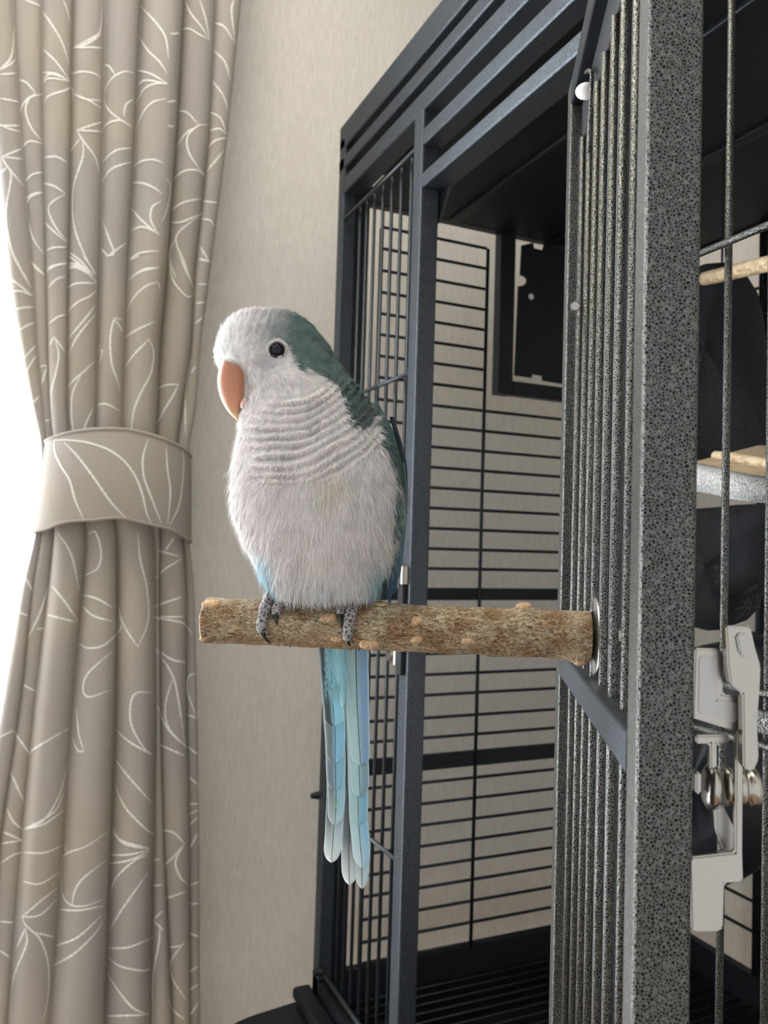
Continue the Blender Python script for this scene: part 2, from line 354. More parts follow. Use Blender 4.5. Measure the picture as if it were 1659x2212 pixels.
ST5 = [[(95,180),(75,380),(0,470)],[(105,400),(60,440),(0,475)],[(0,505),(110,495)],[(0,665),(130,690)],[(0,840),(60,870),(135,890)],[(0,850),(130,850)],[(145,1005),(15,1060)],[(15,1060),(150,1075)],[(15,1060),(50,1125),(160,1260)],[(0,1180),(50,1130)],[(60,1140),(75,1200),(45,1400),(50,1550),(100,1750),(180,1878)],
[(170,0),(275,40)],[(130,540),(180,560),(240,630)],[(285,635),(200,660),(150,720),(140,800)],[(240,630),(190,680),(175,760),(215,870),(290,960)],[(150,1000),(200,955),(290,970)],[(170,1230),(220,1180),(290,1165)],[(175,1340),(230,1310),(290,1300)],[(290,1300),(200,1340),(190,1430),(220,1600),(295,1720)],[(215,1770),(295,1860)],
[(290,80),(340,150),(420,290),(465,440)],[(290,330),(380,420),(465,540)],[(290,490),(380,500),(465,545)],[(290,540),(350,500),(465,545)],[(290,560),(340,530),(465,548)],[(425,0),(450,60),(470,150)],[(300,700),(330,650),(440,610),(470,590)],[(300,1065),(380,1060),(455,1100)],[(300,1240),(370,1260),(440,1310)],[(440,1310),(350,1370),(330,1430),(380,1540),(450,1630)],[(300,1500),(350,1550),(450,1640)],[(310,1700),(360,1675),(450,1670)],[(310,1840),(370,1800),(450,1780)],
[(690,0),(680,180),(650,240),(500,320)],[(685,230),(600,290),(500,325)],[(500,325),(600,320),(690,325)],[(480,500),(560,485),(640,500),(680,530)],[(480,580),(495,620),(485,700)],[(500,635),(580,670),(680,680)],[(510,640),(600,680),(680,730)],[(685,825),(520,880)],[(520,880),(685,890)],[(520,880),(560,950),(640,1060),(670,1180)],[(470,1030),(540,940)],[(560,950),(560,1060),(500,1260),(495,1480),(540,1650),(640,1860)],[(460,1700),(540,1760),(630,1860)],[(460,1780),(540,1790),(630,1865)],[(460,1820),(520,1810),(610,1860)],
[(700,435),(740,450),(775,500)],[(905,495),(840,485),(760,530),(710,620),(720,720),(800,800),(885,850)],[(900,670),(850,710),(835,790)],[(690,880),(740,830),(820,815),(885,860)],[(690,1100),(780,1020),(885,1000)],[(690,1230),(760,1140),(885,1095)],[(690,1480),(740,1620),(770,1710),(730,1730)],[(855,1640),(730,1730)],[(730,1730),(685,1680)],
[(945,35),(1060,160),(1120,260),(1140,400)],[(930,230),(1000,340),(1080,420),(1130,500)],[(930,475),(1020,500),(1130,565)],[(920,600),(980,545),(1130,565)],[(920,700),(980,600),(1060,565),(1130,570)],[(1125,665),(1020,700),(950,800),(910,920)],[(900,1130),(960,1090),(1040,1080),(1105,1105)],[(895,1235),(970,1240),(1040,1270),(1095,1310)],[(1090,1360),(1030,1400),(1020,1490),(1075,1590)],[(890,1410),(960,1490),(1075,1590)],[(890,1555),(970,1535),(1070,1580)],[(880,1750),(950,1710),(1075,1695)],[(900,1870),(980,1820),(1070,1810)],
[(1150,230),(1210,225)],[(1130,690),(1190,680)],[(1130,850),(1175,855)],[(1120,1200),(1150,1260),(1130,1400),(1095,1500)],
[(1250,0),(1290,90),(1360,180),(1415,270)],[(1350,0),(1390,130),(1415,270)],[(1225,205),(1280,195),(1340,230),(1415,270)],[(1210,750),(1270,765),(1340,845)],[(1400,845),(1340,850),(1270,920),(1270,1010),(1310,1090),(1385,1190)],[(1185,1010),(1260,900),(1330,860)],[(1170,1215),(1240,1160),(1330,1150),(1385,1195)],[(1150,1430),(1240,1370),(1370,1340)],[(1145,1505),(1230,1500),(1370,1440)],[(1370,1440),(1210,1570),(1195,1650),(1240,1760),(1280,1870)],[(1200,1590),(1150,1700),(1160,1800),(1190,1878)],
[(1580,0),(1565,80),(1590,300)],[(1450,155),(1520,185),(1590,300)],[(1440,335),(1520,420),(1555,540)],[(1425,530),(1510,650),(1540,760)],[(1415,755),(1490,800),(1530,910)],[(1410,890),(1480,870),(1530,910)],[(1405,1000),(1460,950),(1530,930)],[(1390,1170),(1510,1020)],[(1370,1360),(1470,1370)],[(1360,1480),(1420,1490),(1445,1530)],[(1355,1670),(1420,1780)],[(1350,1750),(1400,1760)]]
ST6 = [[(100,0),(160,130),(225,240)],[(70,165),(140,220),(230,295)],[(85,260),(160,265),(235,300)],[(100,395),(170,380),(245,375)],[(130,550),(190,510),(250,485)],[(160,760),(210,700),(255,650)],[(175,900),(210,800),(260,720)],[(220,1080),(280,1015)],
[(225,50),(260,100),(315,140)],[(290,800),(335,795)],[(300,930),(335,800)],[(320,1190),(355,1185)],
[(335,100),(400,75),(470,60)],[(345,240),(400,180),(465,155)],[(345,500),(410,450),(465,430)],[(355,650),(390,590)],[(390,590),(465,700)],[(395,600),(420,720),(400,850),(370,980),(375,1100)],
[(490,10),(560,60),(690,200)],[(590,0),(640,70),(690,150)],[(490,80),(580,90),(690,195)],[(485,235),(560,205),(690,205)],[(485,410),(560,340),(640,300),(690,255)],[(485,610),(560,520),(640,420),(680,360)],[(490,720),(560,580),(680,430)],[(485,950),(540,890),(600,840),(670,770)],[(575,870),(520,1000),(515,1160),(530,1290)],[(665,1100),(620,1200),(590,1290)],
[(760,10),(810,0)],[(720,690),(735,690),(715,790)],[(875,470),(820,465),(790,600),(800,780),(840,900),(860,990)],[(820,465),(860,520),(875,560)],[(695,1080),(760,1070),(860,1120)],
[(930,40),(1000,5)],[(920,190),(1000,125),(1130,95)],[(905,420),(960,310),(1040,230),(1130,195)],[(1130,195),(1150,250)],[(890,600),(980,540),(1110,480)],[(885,830),(960,720),(1070,605)],[(1070,605),(1100,700),(1080,850),(1010,990),(960,1120),(940,1290)],
[(1220,0),(1220,100),(1250,200),(1340,300),(1395,280)],[(1280,0),(1330,110),(1385,240),(1385,290)],[(1125,970),(1190,935),(1280,930)],[(1280,930),(1240,1010),(1180,1110),(1115,1230)],[(1365,760),(1330,1000),(1330,1290)],
[(1430,35),(1500,50)],[(1420,210),(1490,215)],[(1405,350),(1470,340)],[(1400,495),(1450,450)],[(1370,850),(1400,800)]]
STT = [[(390,1330),(500,1330),(640,1350),(780,1400),(890,1480),(970,1590),(1020,1720),(1050,1850),(1080,1920)],[(390,1335),(395,1420),(440,1520),(500,1620),(540,1760),(600,1900)],[(460,1345),(560,1450),(680,1610),(800,1780),(915,1900)],[(1060,1325),(1025,1450),(1030,1590),(1080,1730),(1155,1925)],[(1190,1375),(1200,1550),(1220,1700),(1200,1930)],[(1300,1370),(1315,1480),(1300,1700),(1270,1830),(1215,1935)]]
ST7 = [[(260,0),(320,100),(355,260)],[(235,240),(290,310),(350,400)],[(215,370),(345,405)],[(115,200),(145,265)],[(90,360),(125,375)],[(220,230),(180,360),(130,470)],[(165,435),(200,430)],[(395,10),(430,0),(455,90),(440,160),(380,195)],[(370,280),(440,300),(505,340)],[(370,330),(420,375),(505,400)],[(355,500),(400,520),(470,505),(545,430),(540,370)],[(505,535),(400,630),(375,700),(400,740),(495,710)],[(620,0),(630,120),(660,250),(665,400),(620,515)],[(620,515),(560,420),(525,310)],[(325,920),(350,980),(378,985)],[(378,985),(355,900),(345,790)],[(95,680),(160,715)],[(0,920),(60,890)],[(60,890),(135,1000)],[(135,1000),(160,970),(310,880)],[(45,1070),(110,1220)],[(310,1010),(270,1170),(200,1290),(110,1335)],[(290,1160),(240,1260),(110,1335)],[(285,1250),(200,1310),(110,1335)],[(30,1240),(60,1300),(105,1340)],[(0,1340),(100,1385)],[(0,1400),(100,1385)],[(0,1490),(60,1450),(100,1440)],[(105,1440),(200,1440),(275,1410)],[(105,1570),(180,1580),(265,1530)],[(255,1600),(180,1660),(100,1730)],[(100,1730),(180,1720),(255,1650)],[(100,1730),(120,1770),(180,1830),(215,1940),(215,2080),(190,2212)],[(75,1870),(115,1780)],[(115,1780),(120,1850),(70,1980),(50,2100),(55,2212)],[(160,1800),(240,1820)],[(0,1750),(60,1755)],[(0,1880),(40,1910)],[(480,1350),(390,1410),(300,1445),(275,1490),(275,1600),(310,1670),(380,1680),(465,1650)],[(290,1410),(300,1440)],[(470,1480),(370,1560),(335,1620),(325,1680)],[(265,1695),(350,1700),(465,1680)],[(250,1860),(350,1820),(460,1720)],[(240,1950),(340,1890),(430,1800),(460,1750)],[(515,880),(580,940),(680,1000)],[(685,720),(620,720),(590,760),(590,860),(640,960),(685,1000)],[(510,1010),(580,1100),(680,1215)],[(505,1100),(560,1230),(640,1320),(690,1360)],[(500,1290),(540,1380),(670,1420)],[(500,1340),(560,1400),(670,1425)],[(490,1450),(570,1450),(670,1430)],[(490,1490),(580,1475),(670,1435)],[(490,1660),(520,1560),(600,1480),(665,1450)],[(490,1790),(560,1680),(665,1530)],[(485,1870),(580,1865),(690,1820)],[(485,1910),(540,1950),(630,1970),(680,1965)],[(480,1980),(540,2070),(600,2140),(670,2170)],[(480,2175),(670,2170)],[(710,80),(740,90),(815,110)],[(740,90),(785,20)],[(695,210),(750,160),(815,120)],[(690,335),(760,310),(820,290)],[(690,380),(760,380),(825,380)],[(690,385),(770,395),(825,410),(865,455)],[(700,520),(770,570),(835,585)],[(700,525),(770,630),(800,740),(830,960)],[(775,660),(745,780),(760,880),(840,970)],[(705,780),(760,890),(840,965)],[(830,1005),(710,950)],[(885,630),(850,650),(845,720),(885,830)],[(845,820),(885,835)],[(840,960),(890,1000)],[(845,1095),(890,1135)],[(850,1220),(895,1220)],[(850,1270),(895,1245)],[(850,1320),(890,1280)],[(725,1340),(780,1350),(830,1400)],[(830,1400),(780,1460),(735,1500)],[(830,1400),(790,1480),(810,1550),(840,1580)],[(740,1650),(835,1615)],[(850,1670),(900,1670)],[(730,1700),(690,1745)],[(690,1745),(735,1790)],[(720,1760),(715,1850),(690,2000),(690,2212)],[(750,1870),(830,1855)],[(830,1840),(770,1930),(780,2010),(835,2100)],[(755,2100),(780,2150),(830,2190)],[(850,1800),(895,1820)],[(850,1980),(890,1950)],[(850,2060),(895,2030)],[(850,2180),(895,2110)],[(690,1475),(720,1470)],[(685,1590),(730,1585)],[(850,1430),(890,1350)],[(850,1590),(895,1570)]]
def strokes(sets, bvh, parent, width, block=None):
    mb = MB()
    for ST, s, ox, oy in sets:
        for st in ST:
            pts = catmull([Vector((ox+a*s, oy+b_*s, 0)) for a, b_ in st], 10)
            runs = []; cur = []
            for p in pts:
                d = ray(p.x, p.y).normalized(); h, n, fi, dist = bvh.ray_cast(CAM, d)
                if h is None or (cur and (h-cur[-1][0]).length > .03):
                    if len(cur) > 1: runs.append(cur)
                    cur = []
                if h is not None:
                    if n.dot(d) > 0: n = -n
                    cur.append((h+n*.0004, n))
            if len(cur) > 1: runs.append(cur)
            for rn in runs:
                V = []; m = len(rn)
                for i, (h, n) in enumerate(rn):
                    t = (rn[min(i+1, m-1)][0]-rn[max(i-1, 0)][0]).normalized(); sd = t.cross(n).normalized()
                    e = width*(.35+.65*min(1, 4*min(i, m-1-i)/max(1, m-1))+.0)*(.85+.3*math.sin(i*.7+len(V)))
                    V += [h-sd*e, h+sd*e]
                mb.add(V, [(2*i, 2*i+1, 2*i+3, 2*i+2) for i in range(m-1)])
    return mb.build('printed_leaf_lines', M['print'], parent, label='white printed leaf outlines', kind='stuff')
strokes([(ST5, .3195, 0, 0), (ST6, .3014, 0, 550), (ST7, .4802, 0, 1150), (ST5, .3195, -12, -606), (ST5, .3195, -30, -1212), (ST7[:70], .4802, -4, 2220)], bvh_c, curtain, .00125)
strokes([(STT, .3014, 0, 550)], bvh_t, tie, .0014)

# ------------------------------------------------------------------ cage
YF = .345                                    # outer plane of the cage front
XS = on_y(706, 1175, YF).x                   # left side of the cage
XR, YB = -.16, .86
TB = .018                                    # tube
zat = lambda px, py: on_y(px, py, YF).z
ZT = zat(915, 1157-1.274*870); ZC = on_x(945, 480, XS).z
ZF = zat(679, 2106)
cage = empty('birdcage', (XS/2+XR/2, (YF+YB)/2, 0), 'large dark grey metal birdcage with its door swung open beside the curtain', 'birdcage')
cage_o = cage.location.copy()
def C(mb, name, m='hammer_far', parent=None, smooth=False, **kw):
    """build a part of the cage in world coordinates under its parent"""
    o = mb.build(name, M[m], parent or cage, smooth, **kw); o.matrix_parent_inverse = Matrix.Translation(-cage_o); return o
def vpost(name, x, y, z1, z2, w=TB, m='hammer_far', **kw): return C(one(beam, (x, y, z1), (x, y, z2), w, w, X, Y), name, m, **kw)
vpost('corner_post', XS+TB/2, YF+TB/2, .0, ZT-.02)
vpost('corner_post', XS+TB/2, YB, .0, ZT-.02, m='dark_metal')
vpost('corner_post', XR, YF+TB/2, .0, ZT-.02)
vpost('corner_post', XR, YB, .0, ZT-.02, m='dark_metal')
XJ = on_y(915, 1175, YF).x                   # right edge of the left jamb (at eye level: measured with its lean)
XJ = on_y(890, 1175, YF).x
vpost('jamb_post', XJ-.010, YF+TB/2, ZF-.06, zat(915, 1157-1.06*870)+.002, .020)
XJ2 = -.425
vpost('jamb_post', XJ2, YF+TB/2+.004, ZF-.06, zat(915, 1157-1.06*870), .020)
def hrail(name, s0, s1, x0, x1, dep=TB, m='hammer_far', y=YF):
    za_, zb2 = zat(915, 1157-s0*870), zat(915, 1157-s1*870)
    return C(one(beam, (x0, y+dep/2, (za_+zb2)/2), (x1, y+dep/2, (za_+zb2)/2), dep, za_-zb2, Y, Z), name, m)
hrail('roof_rim', 1.274, 1.199, XS, XR, .018)
hrail('roof_rim', 1.173, 1.135, XS, XR, .022)
hrail('top_rail', 1.107, 1.058, XS+TB, XR-.01, .024)
hrail('lintel', 1.012, .971, XJ, XJ2-.01, .020)
hrail('lintel', .905, .868, XJ, XJ2-.01, .026)
# ceiling panel, roof panel, side and back top rails
C(one(lambda mb: mb.add(*boxv(XS+.004, XR, YF+.026, YB, ZC, ZC+.004))), 'ceiling_panel', 'black_panel')
zr = zat(915, 1157-1.14*870)
C(one(lambda mb: mb.add(*boxv(XS+.02, XR, YF+.05, YB, zr, zr+.004))), 'roof_panel', 'black_panel')
C(one(beam, (XS+.008, YF+TB, ZC+.01), (XS+.008, YB, ZC+.01), .016, .022, X, Z), 'top_rail', 'dark_metal')
C(one(beam, (XS+.008, YF+TB, ZT-.025), (XS+.008, YB, ZT-.025), .016, .02, X, Z), 'roof_rim', 'dark_metal')
C(one(beam, (XS+.02, YB, ZC+.008), (XR, YB, ZC+.008), .016, .022, Y, Z), 'top_rail', 'dark_metal')
for yy, zz in ((.50, ZC-.002), (.66, ZC-.002)):
    C(one(beam, (XS+.02, yy, zz), (XR, yy, zz), .014, .006, Y, Z), 'ceiling_rib', 'dark_metal')
# gusset plate at the jamb top
g = [(930, 392), (975, 388), (948, 478), (930, 492)]
P0 = [on_y(x, y, YF+.022) for x, y in g]; V = [p for p in P0]+[p+Y*.0025 for p in P0]
C(one(lambda mb: mb.add(V, [(0, 1, 2, 3), (7, 6, 5, 4)]+[(i, i+4, (i+1) % 4+4, (i+1) % 4) for i in range(4)])), 'gusset_plate')
# --- left front panel: vertical bars
def bar_mesh(name, length, r=.002, n=10, m='hammer_far'):
    mb = one(tube, [(0, 0, 0), (0, 0, length)], r, n)
    me = bpy.data.meshes.new(name); me.from_pydata(mb.V, [], mb.F); me.materials.append(M[m]); me.polygons.foreach_set('use_smooth', [len(p.vertices) == 4 for p in me.polygons]); return me
def bar(me, p, d=(0, 0, 1), parent=None, name='bar'):
    o = bpy.data.objects.new(name, me); o.rotation_mode = 'QUATERNION'; o.rotation_quaternion = Z.rotation_difference(Vector(d)); o.location = p
    COL.objects.link(o); o.parent = parent or cage; o.matrix_parent_inverse = Matrix.Translation(-cage_o); return o
zw = zat(915, 1157-.985*870)
bl = bar_mesh('bar', zw-(ZF-.01))
for px in (748, 762, 778, 796, 814.5, 834.5, 856): bar(bl, (on_y(px, 1000, YF).x, YF+.008, ZF-.01))
wl = bar_mesh('cross_wire', XJ-XS-.02, .0022)
for z in (zw, zat(883, 803), zat(849, 1859), ZF+.012): bar(wl, (XS+.012, YF+.003, z), X, name='cross_wire')
bl2 = bar_mesh('bar', zw-(ZF-.01), .0021, 12, 'hammer')
sp = on_y(1637, 1200, YF).x-on_y(1542, 1200, YF).x
x = on_y(1542, 1200, YF).x; xs = [x+sp*i for i in range(-4, 8) if XJ2+.01 < x+sp*i < XR-.01]
for x in xs: bar(bl2, (x, YF+.008, ZF-.01))
wl = bar_mesh('cross_wire', XR-XJ2-.02, .0021, 12, 'hammer')
zc1 = zat(1560, 521)
bar(wl, (XJ2+.01, YF+.0035, zc1), X, name='cross_wire'); 
for zz in (zat(1630, 1497), zat(1630, 1610)): bar(wl, (XJ2+.01, YF+.0035, zz), X, name='cross_wire')
zz = zat(1630, 1553); C(one(beam, (-.30, YF-.002, zz), (XR, YF-.002, zz), .006, zat(1630, 1528)-zat(1630, 1580), Y, Z, .002), 'feeder_rail', 'hammer')
# --- left side: horizontal bars, two flat rails, one upright wire
XSB = XS+.008
y_end = YB-.01; ys0 = on_x(822, 553, XSB).y
b_long = bar_mesh('bar', y_end-ys0, .0021, 8, 'dark_metal')
yv = on_x(1047, 700, XSB).y
b_short = bar_mesh('bar', yv-ys0, .0021, 8, 'dark_metal')
yf0 = on_x(1068, 700, XSB).y
zs_up = [513, 558, 604, 650, 695, 739, 784, 829]
for i, y in enumerate(zs_up): bar(b_short, (XSB, ys0, on_x(935, y, XSB).z), Y)
for y in (875, 920, 965, 1009, 1053, 1097, 1141, 1185, 1228, 1412, 1457, 1501, 1550, 1593, 1689, 1734, 1780, 1825, 1870, 1914, 1961, 2008, 2052):
    bar(b_long, (XSB, ys0, on_x(932, y, XSB).z), Y)
bv = bar_mesh('upright_wire', on_x(1048, 540, XSB).z-ZF, .0024, 8, 'dark_metal')
bar(bv, (XSB+.004, yv, ZF), name='upright_wire')
bar(bv, (XSB, ys0, ZF), name='upright_wire')
C(one(lambda mb: [mb.add(*boxv(on_y(1636, 1600, YB).x, on_y(1655, 1600, YB).x, YB-.004, YB+.006, ZF, ZC))]), 'back_stile', 'dark_metal')
for y, h in ((1283, .016), (1368, .006), (1645, .020)):
    if y == 1368: continue
    z = on_x(935, y, XSB).z; C(one(beam, (XSB, YF+TB, z), (XSB, y_end, z), .006, h, X, Z, .001), 'side_rail', 'dark_metal')
yw0 = on_x(792, 553, XSB).y; C(one(beam, (XSB+.001, (YF+TB+yw0)/2, ZC), (XSB+.001, (YF+TB+yw0)/2, ZF), .012, yw0-YF-TB, X, Y), 'side_stile', 'dark_metal')
# feeder opening in the side: frame with a drop plate
fr = MB(); zt_, zb3 = on_x(1090, 497, XSB).z, on_x(1090, 838, XSB).z; yl, yr = on_x(1088, 700, XSB).y, YB-.06
wv_ = .020
beam(fr, (XSB, yl, zb3-.01), (XSB, yl, ZC), .016, .024, X, Y); beam(fr, (XSB, yl+.012, zb3), (XSB, yr, zb3), .016, .019, X, Z)
beam(fr, (XSB, yr, zb3-.01), (XSB, yr, ZC), .016, .024, X, Y)
ff = C(fr, 'feeder_frame', 'dark_metal')
def poly_hole(outline, xx, th, name, parent, m='black_panel'):
    bm = bmesh.new(); vs = [bm.verts.new(on_x(a, b_, xx)) for a, b_ in outline]; f = bm.faces.new(vs)
    r = bmesh.ops.extrude_face_region(bm, geom=[f]); bmesh.ops.translate(bm, verts=[v for v in r['geom'] if isinstance(v, bmesh.types.BMVert)], vec=X*-th)
    bmesh.ops.recalc_face_normals(bm, faces=bm.faces)
    me = bpy.data.meshes.new(name); bm.to_mesh(me); bm.free(); me.materials.append(M[m]); o = bpy.data.objects.new(name, me); link(o, parent); o.matrix_parent_inverse = Matrix.Translation(-cage_o); return o
notch = [(1139+22*math.cos(a), 605-12*math.sin(a)) for a in np.linspace(math.pi*.5, -math.pi*.5, 9)]
notch = [(1122+14*math.cos(a), 606-11*math.sin(a)) for a in np.linspace(math.pi*.45, -math.pi*.45, 9)]
out = [(1127, 530), (1152, 524), (1154, 536), (1172, 540), (1176, 527), (1420, 582), (1400, 860), (1172, 822), (1172, 812), (1150, 808), (1149, 816), (1112, 811)]+[(x-.0, y) for x, y in notch[::-1]]
out = out[:12]+[(1120, 618)]+[(1122+16*math.cos(a), 606-12*math.sin(a)) for a in np.linspace(-math.pi*.45, math.pi*.45, 9)]+[(1124, 594)]
pl = poly_hole(out, XSB-.001, .002, 'feeder_plate', cage)
hole = MB(); hp = on_x(1147, 641, XSB+.0006)
tube(hole, [hp+Vector((-.0002, 0, 0)), hp+Vector((.0006, 0, 0))], .0042, 14); C(hole, 'hole_disc', 'white_plastic', label='pale round disc in place of a hole')  # pale disc added in place of a hole through the feeder plate
# --- back face
bb = bar_mesh('bar', XR-XS-.03, .0022, 8, 'dark_metal')
for i in range(24):
    bar(bb, (XS+.015, YB-.006, ZF+.05+i*(ZC-ZF-.06)/24), X)
bk = bar_mesh('upright_wire', ZC-ZF, .0024, 8, 'dark_metal')
for x in (-.74, -.60, -.45, -.30): bar(bk, (x, YB-.01, ZF), name='upright_wire')
# --- base: tray walls, grate, skirt
bs = MB(); zf0 = ZF-.10
for b6 in ((XS, XR, YF, YF+.012, zf0, ZF), (XS, XS+.012, YF+.012, YB, zf0, ZF), (XS+.012, XR, YB-.012, YB, zf0, ZF), (XR-.012, XR, YF+.012, YB-.012, zf0, ZF), (XS+.012, XR-.012, YF+.012, YB-.012, zf0, zf0+.005)):
    bs.add(*boxv(*b6))
C(bs, 'base_tray', 'black_panel')
gl = bar_mesh('grate_wire', YB-YF-.03, .0016, 6, 'dark_metal')
k = 0
x = XS+.02
while x < XR-.02: bar(gl, (x, YF+.014, ZF-.035), Y, name='grate_wire'); x += .0165
gx = bar_mesh('grate_wire', XR-XS-.03, .002, 6, 'dark_metal')
for yy in (.40, .50, .60, .70, .80): bar(gx, (XS+.014, yy, ZF-.038), X, name='grate_wire')
C(one(tube, [(XS+.013, .62, ZF-.055), (XS+.020, .62, ZF-.055)], .006, 12), 'bolt', 'dark_metal')
# skirt: shelf outside the front with a rounded corner, sloping down and out
sk = []
ys_, xs0 = YF-.165, XS-.006
for a in np.linspace(math.pi, math.pi*1.5, 14): sk.append((xs0+.10+.10*math.cos(a), ys_+.10+.10*math.sin(a)))
sk += [(XR, ys_), (XR, YF), (xs0, YF)]
V = []
for dz in (0, -.006):
    for (x, y) in sk: V.append((x, y, ZF-.032-.10*(YF-y)+dz))
n = len(sk)
C(one(lambda mb: mb.add(V, [tuple(range(n)), tuple(range(2*n-1, n-1, -1))]+[(i, i+n, (i+1) % n+n, (i+1) % n) for i in range(n)])), 'seed_skirt', 'black_panel')
C(one(beam, (XS-.004, YF-.012, ZF-.022), (XR, YF-.012, ZF-.022), .022, .014, Y, Z, .004), 'skirt_rim', 'black_panel')
# small catches on the left jamb
for (a, b_, c, d) in ((861, 1222, 876, 1262), (848, 1402, 860, 1436)):
    p, q = on_y(a, b_, YF-.004), on_y(c, d, YF-.004)
    mb = MB(); beam(mb, ((p.x+q.x)/2, YF-.004, q.z), ((p.x+q.x)/2, YF-.004, p.z), abs(q.x-p.x), .008, X, Y, .002)
    tube(mb, [((p.x+q.x)/2-.003, YF-.010, (p.z+q.z)/2), ((p.x+q.x)/2-.003, YF-.003, (p.z+q.z)/2)], .0045, 14)
    C(mb, 'catch', 'chrome', label='bright metal catch')
p, q = on_y(860, 1262, YF-.003), on_y(880, 1300, YF-.003)
C(one(beam, ((p.x+q.x)/2, YF-.003, zat(868, 1455)), ((p.x+q.x)/2, YF-.003, zat(868, 1225)), .012, .006, X, Y, .001), 'catch_plate', 'black_panel')
# knob (bolt end) and wing nut low on the corner post
for px, py in ((685, 1716), (690, 2095)):
    p = on_y(px, py, YF); C(one(tube, [(p.x+.004, YF-.009, p.z), (p.x+.004, YF+.001, p.z)], [.003, .005], 12), 'bolt', 'dark_metal')

# ------------------------------------------------------------------ cage door (swung outwards)
DT = .112; dn = math.hypot(1, DT)
A_ = (f0+r0*DT)/dn                            # along the door, away from the eye (near edge to hinge)
NL = (-r0+f0*DT)/dn                           # normal of the inner face (towards the bird)
def dpt(d, off=0.0, z=0.0):                   # point on inner face at depth d, off = into the door thickness
    return ld(.0546+DT*d, d, z)-NL*off
D0, D1 = .266, .523
zdt, zdb = .301, -.47
door_m = MB()
W2 = .018; hw = W2/2
def dpost(mb, d, z0__, z1): p = dpt(d, hw); beam(mb, Vector((p.x, p.y, 1.3+z0__)), Vector((p.x, p.y, 1.3+z1)), W2, W2, A_, NL, .0016)
dpost(door_m, D0+hw, zdb, zdt)
door = C(door_m, 'door', 'hammer')
def D(mb, name, m='hammer', **kw): return C(mb, name, m, door, **kw) if False else _D(mb, name, m, **kw)
def _D(mb, name, m, smooth=False, **kw):
    o = mb.build(name, M[m], door, smooth, **kw); o.matrix_parent_inverse = Matrix.Identity(4); return o
D(one(dpost, D1-hw, zdb, zdt), 'stile')
def drail(z1, z2, dep=W2, off=0.0):
    a, b_ = dpt(D0+W2, off+dep/2), dpt(D1-W2, off+dep/2); zc = 1.3+(z1+z2)/2
    return one(beam, Vector((a.x, a.y, zc)), Vector((b_.x, b_.y, zc)), dep, abs(z1-z2), NL, Z, .0016)
D(drail(.301, .284), 'top_rail', 'dark_metal'); D(drail(.284, .257, .006, .007), 'top_plate', 'black_panel')
D(drail(-.062, -.077, .012, .0), 'middle_rail', 'hammer_far'); D(drail(-.45, -.468), 'bottom_rail')
BO = .0068
dbar = bar_mesh('bar', .257-(-.46), .0021, 12, 'hammer')
for px in (1245, 1260, 1275, 1291, 1311, 1332.5, 1360):
    d_ = ray(px, 1000); p0 = dpt(.4, BO); p = CAM+d_*((p0-CAM).dot(NL)/d_.dot(NL))
    o = bar(dbar, (p.x, p.y, 1.3-.46), parent=door); o.matrix_parent_inverse = Matrix.Identity(4)
# hinge pin with white cap, hook and small bolt
def onD(px, py, off=0.0): return onp(px, py, dpt(.4, off), NL)
p = onD(1262, 196, .002)
V = []; Fc = []
sph = MB()
def ellipsoid(mb, c, ax, rad, nu=20, nv=12, c_=None):
    V = []
    for j in range(nv+1):
        th = math.pi*j/nv
        for i in range(nu):
            ph = 2*math.pi*i/nu
            V.append(Vector(c)+ax[0]*rad[0]*math.sin(th)*math.cos(ph)+ax[1]*rad[1]*math.sin(th)*math.sin(ph)+ax[2]*rad[2]*math.cos(th))
    mb.add(V, [(j*nu+i, j*nu+(i+1) % nu, (j+1)*nu+(i+1) % nu, (j+1)*nu+i) for j in range(nv) for i in range(nu)], c_)
p = onD(1266, 197, .004)
ellipsoid(sph, p, (A_, NL, Z), (.0055, .0062, .0045)); D(sph, 'cap', 'white_plastic', smooth=True, label='round white plastic cap')
D(one(tube, catmull([onD(1262, 160, .006), onD(1272, 152, .003), onD(1279, 165, .004), onD(1277, 200, .005), onD(1272, 330, .006)], 6), .0011, 8), 'hook', 'hammer', smooth=True)
D(one(tube, [onD(1243, 661, -.002), onD(1243, 661, .003)], [.0022, .0032], 12), 'bolt', 'chrome')
# latch on the outer side of the near stile
PL = dpt(.272, 0)
def lp(px, py, k=0.0): return onp(px, py, PL+A_*k, A_)
def plate(name, pts, k, th, m='chrome', r=0):
    n = len(pts); a = [lp(x, y, k) for x, y in pts]; V = a+[p+A_*th for p in a]
    o = _D(one(lambda mb: mb.add(V, [tuple(range(n)), tuple(range(2*n-1, n-1, -1))]+[(i, (i+1) % n, (i+1) % n+n, i+n) for i in range(n)])), name, m)
    bm = bmesh.new(); bm.from_mesh(o.data); bmesh.ops.recalc_face_normals(bm, faces=bm.faces)
    bmesh.ops.bevel(bm, geom=[e for e in bm.edges if e.calc_length() > .0005], offset=.0006, segments=2, affect='EDGES'); bm.to_mesh(o.data); bm.free(); return o
plate('latch_bracket', [(1501, 1400), (1556, 1402), (1562, 1410), (1562, 1500), (1604, 1504), (1606, 1560), (1604, 1842), (1606, 1905), (1565, 1909), (1562, 2006), (1556, 2013), (1500, 2014), (1493, 2008), (1490, 1860), (1494, 1852), (1588, 1842), (1590, 1580), (1496, 1551)], .004, .003)
plate('latch_lever', [(1568, 1352), (1622, 1354), (1632, 1400), (1644, 1440), (1642, 1490), (1636, 1560), (1640, 1640), (1628, 1668), (1606, 1660), (1604, 1500), (1578, 1478), (1572, 1440)], -.004, .005)
plate('lever_recess', [(1590, 1372), (1606, 1366), (1618, 1378), (1622, 1412), (1614, 1424), (1598, 1412)], -.0052, .001, 'steel')
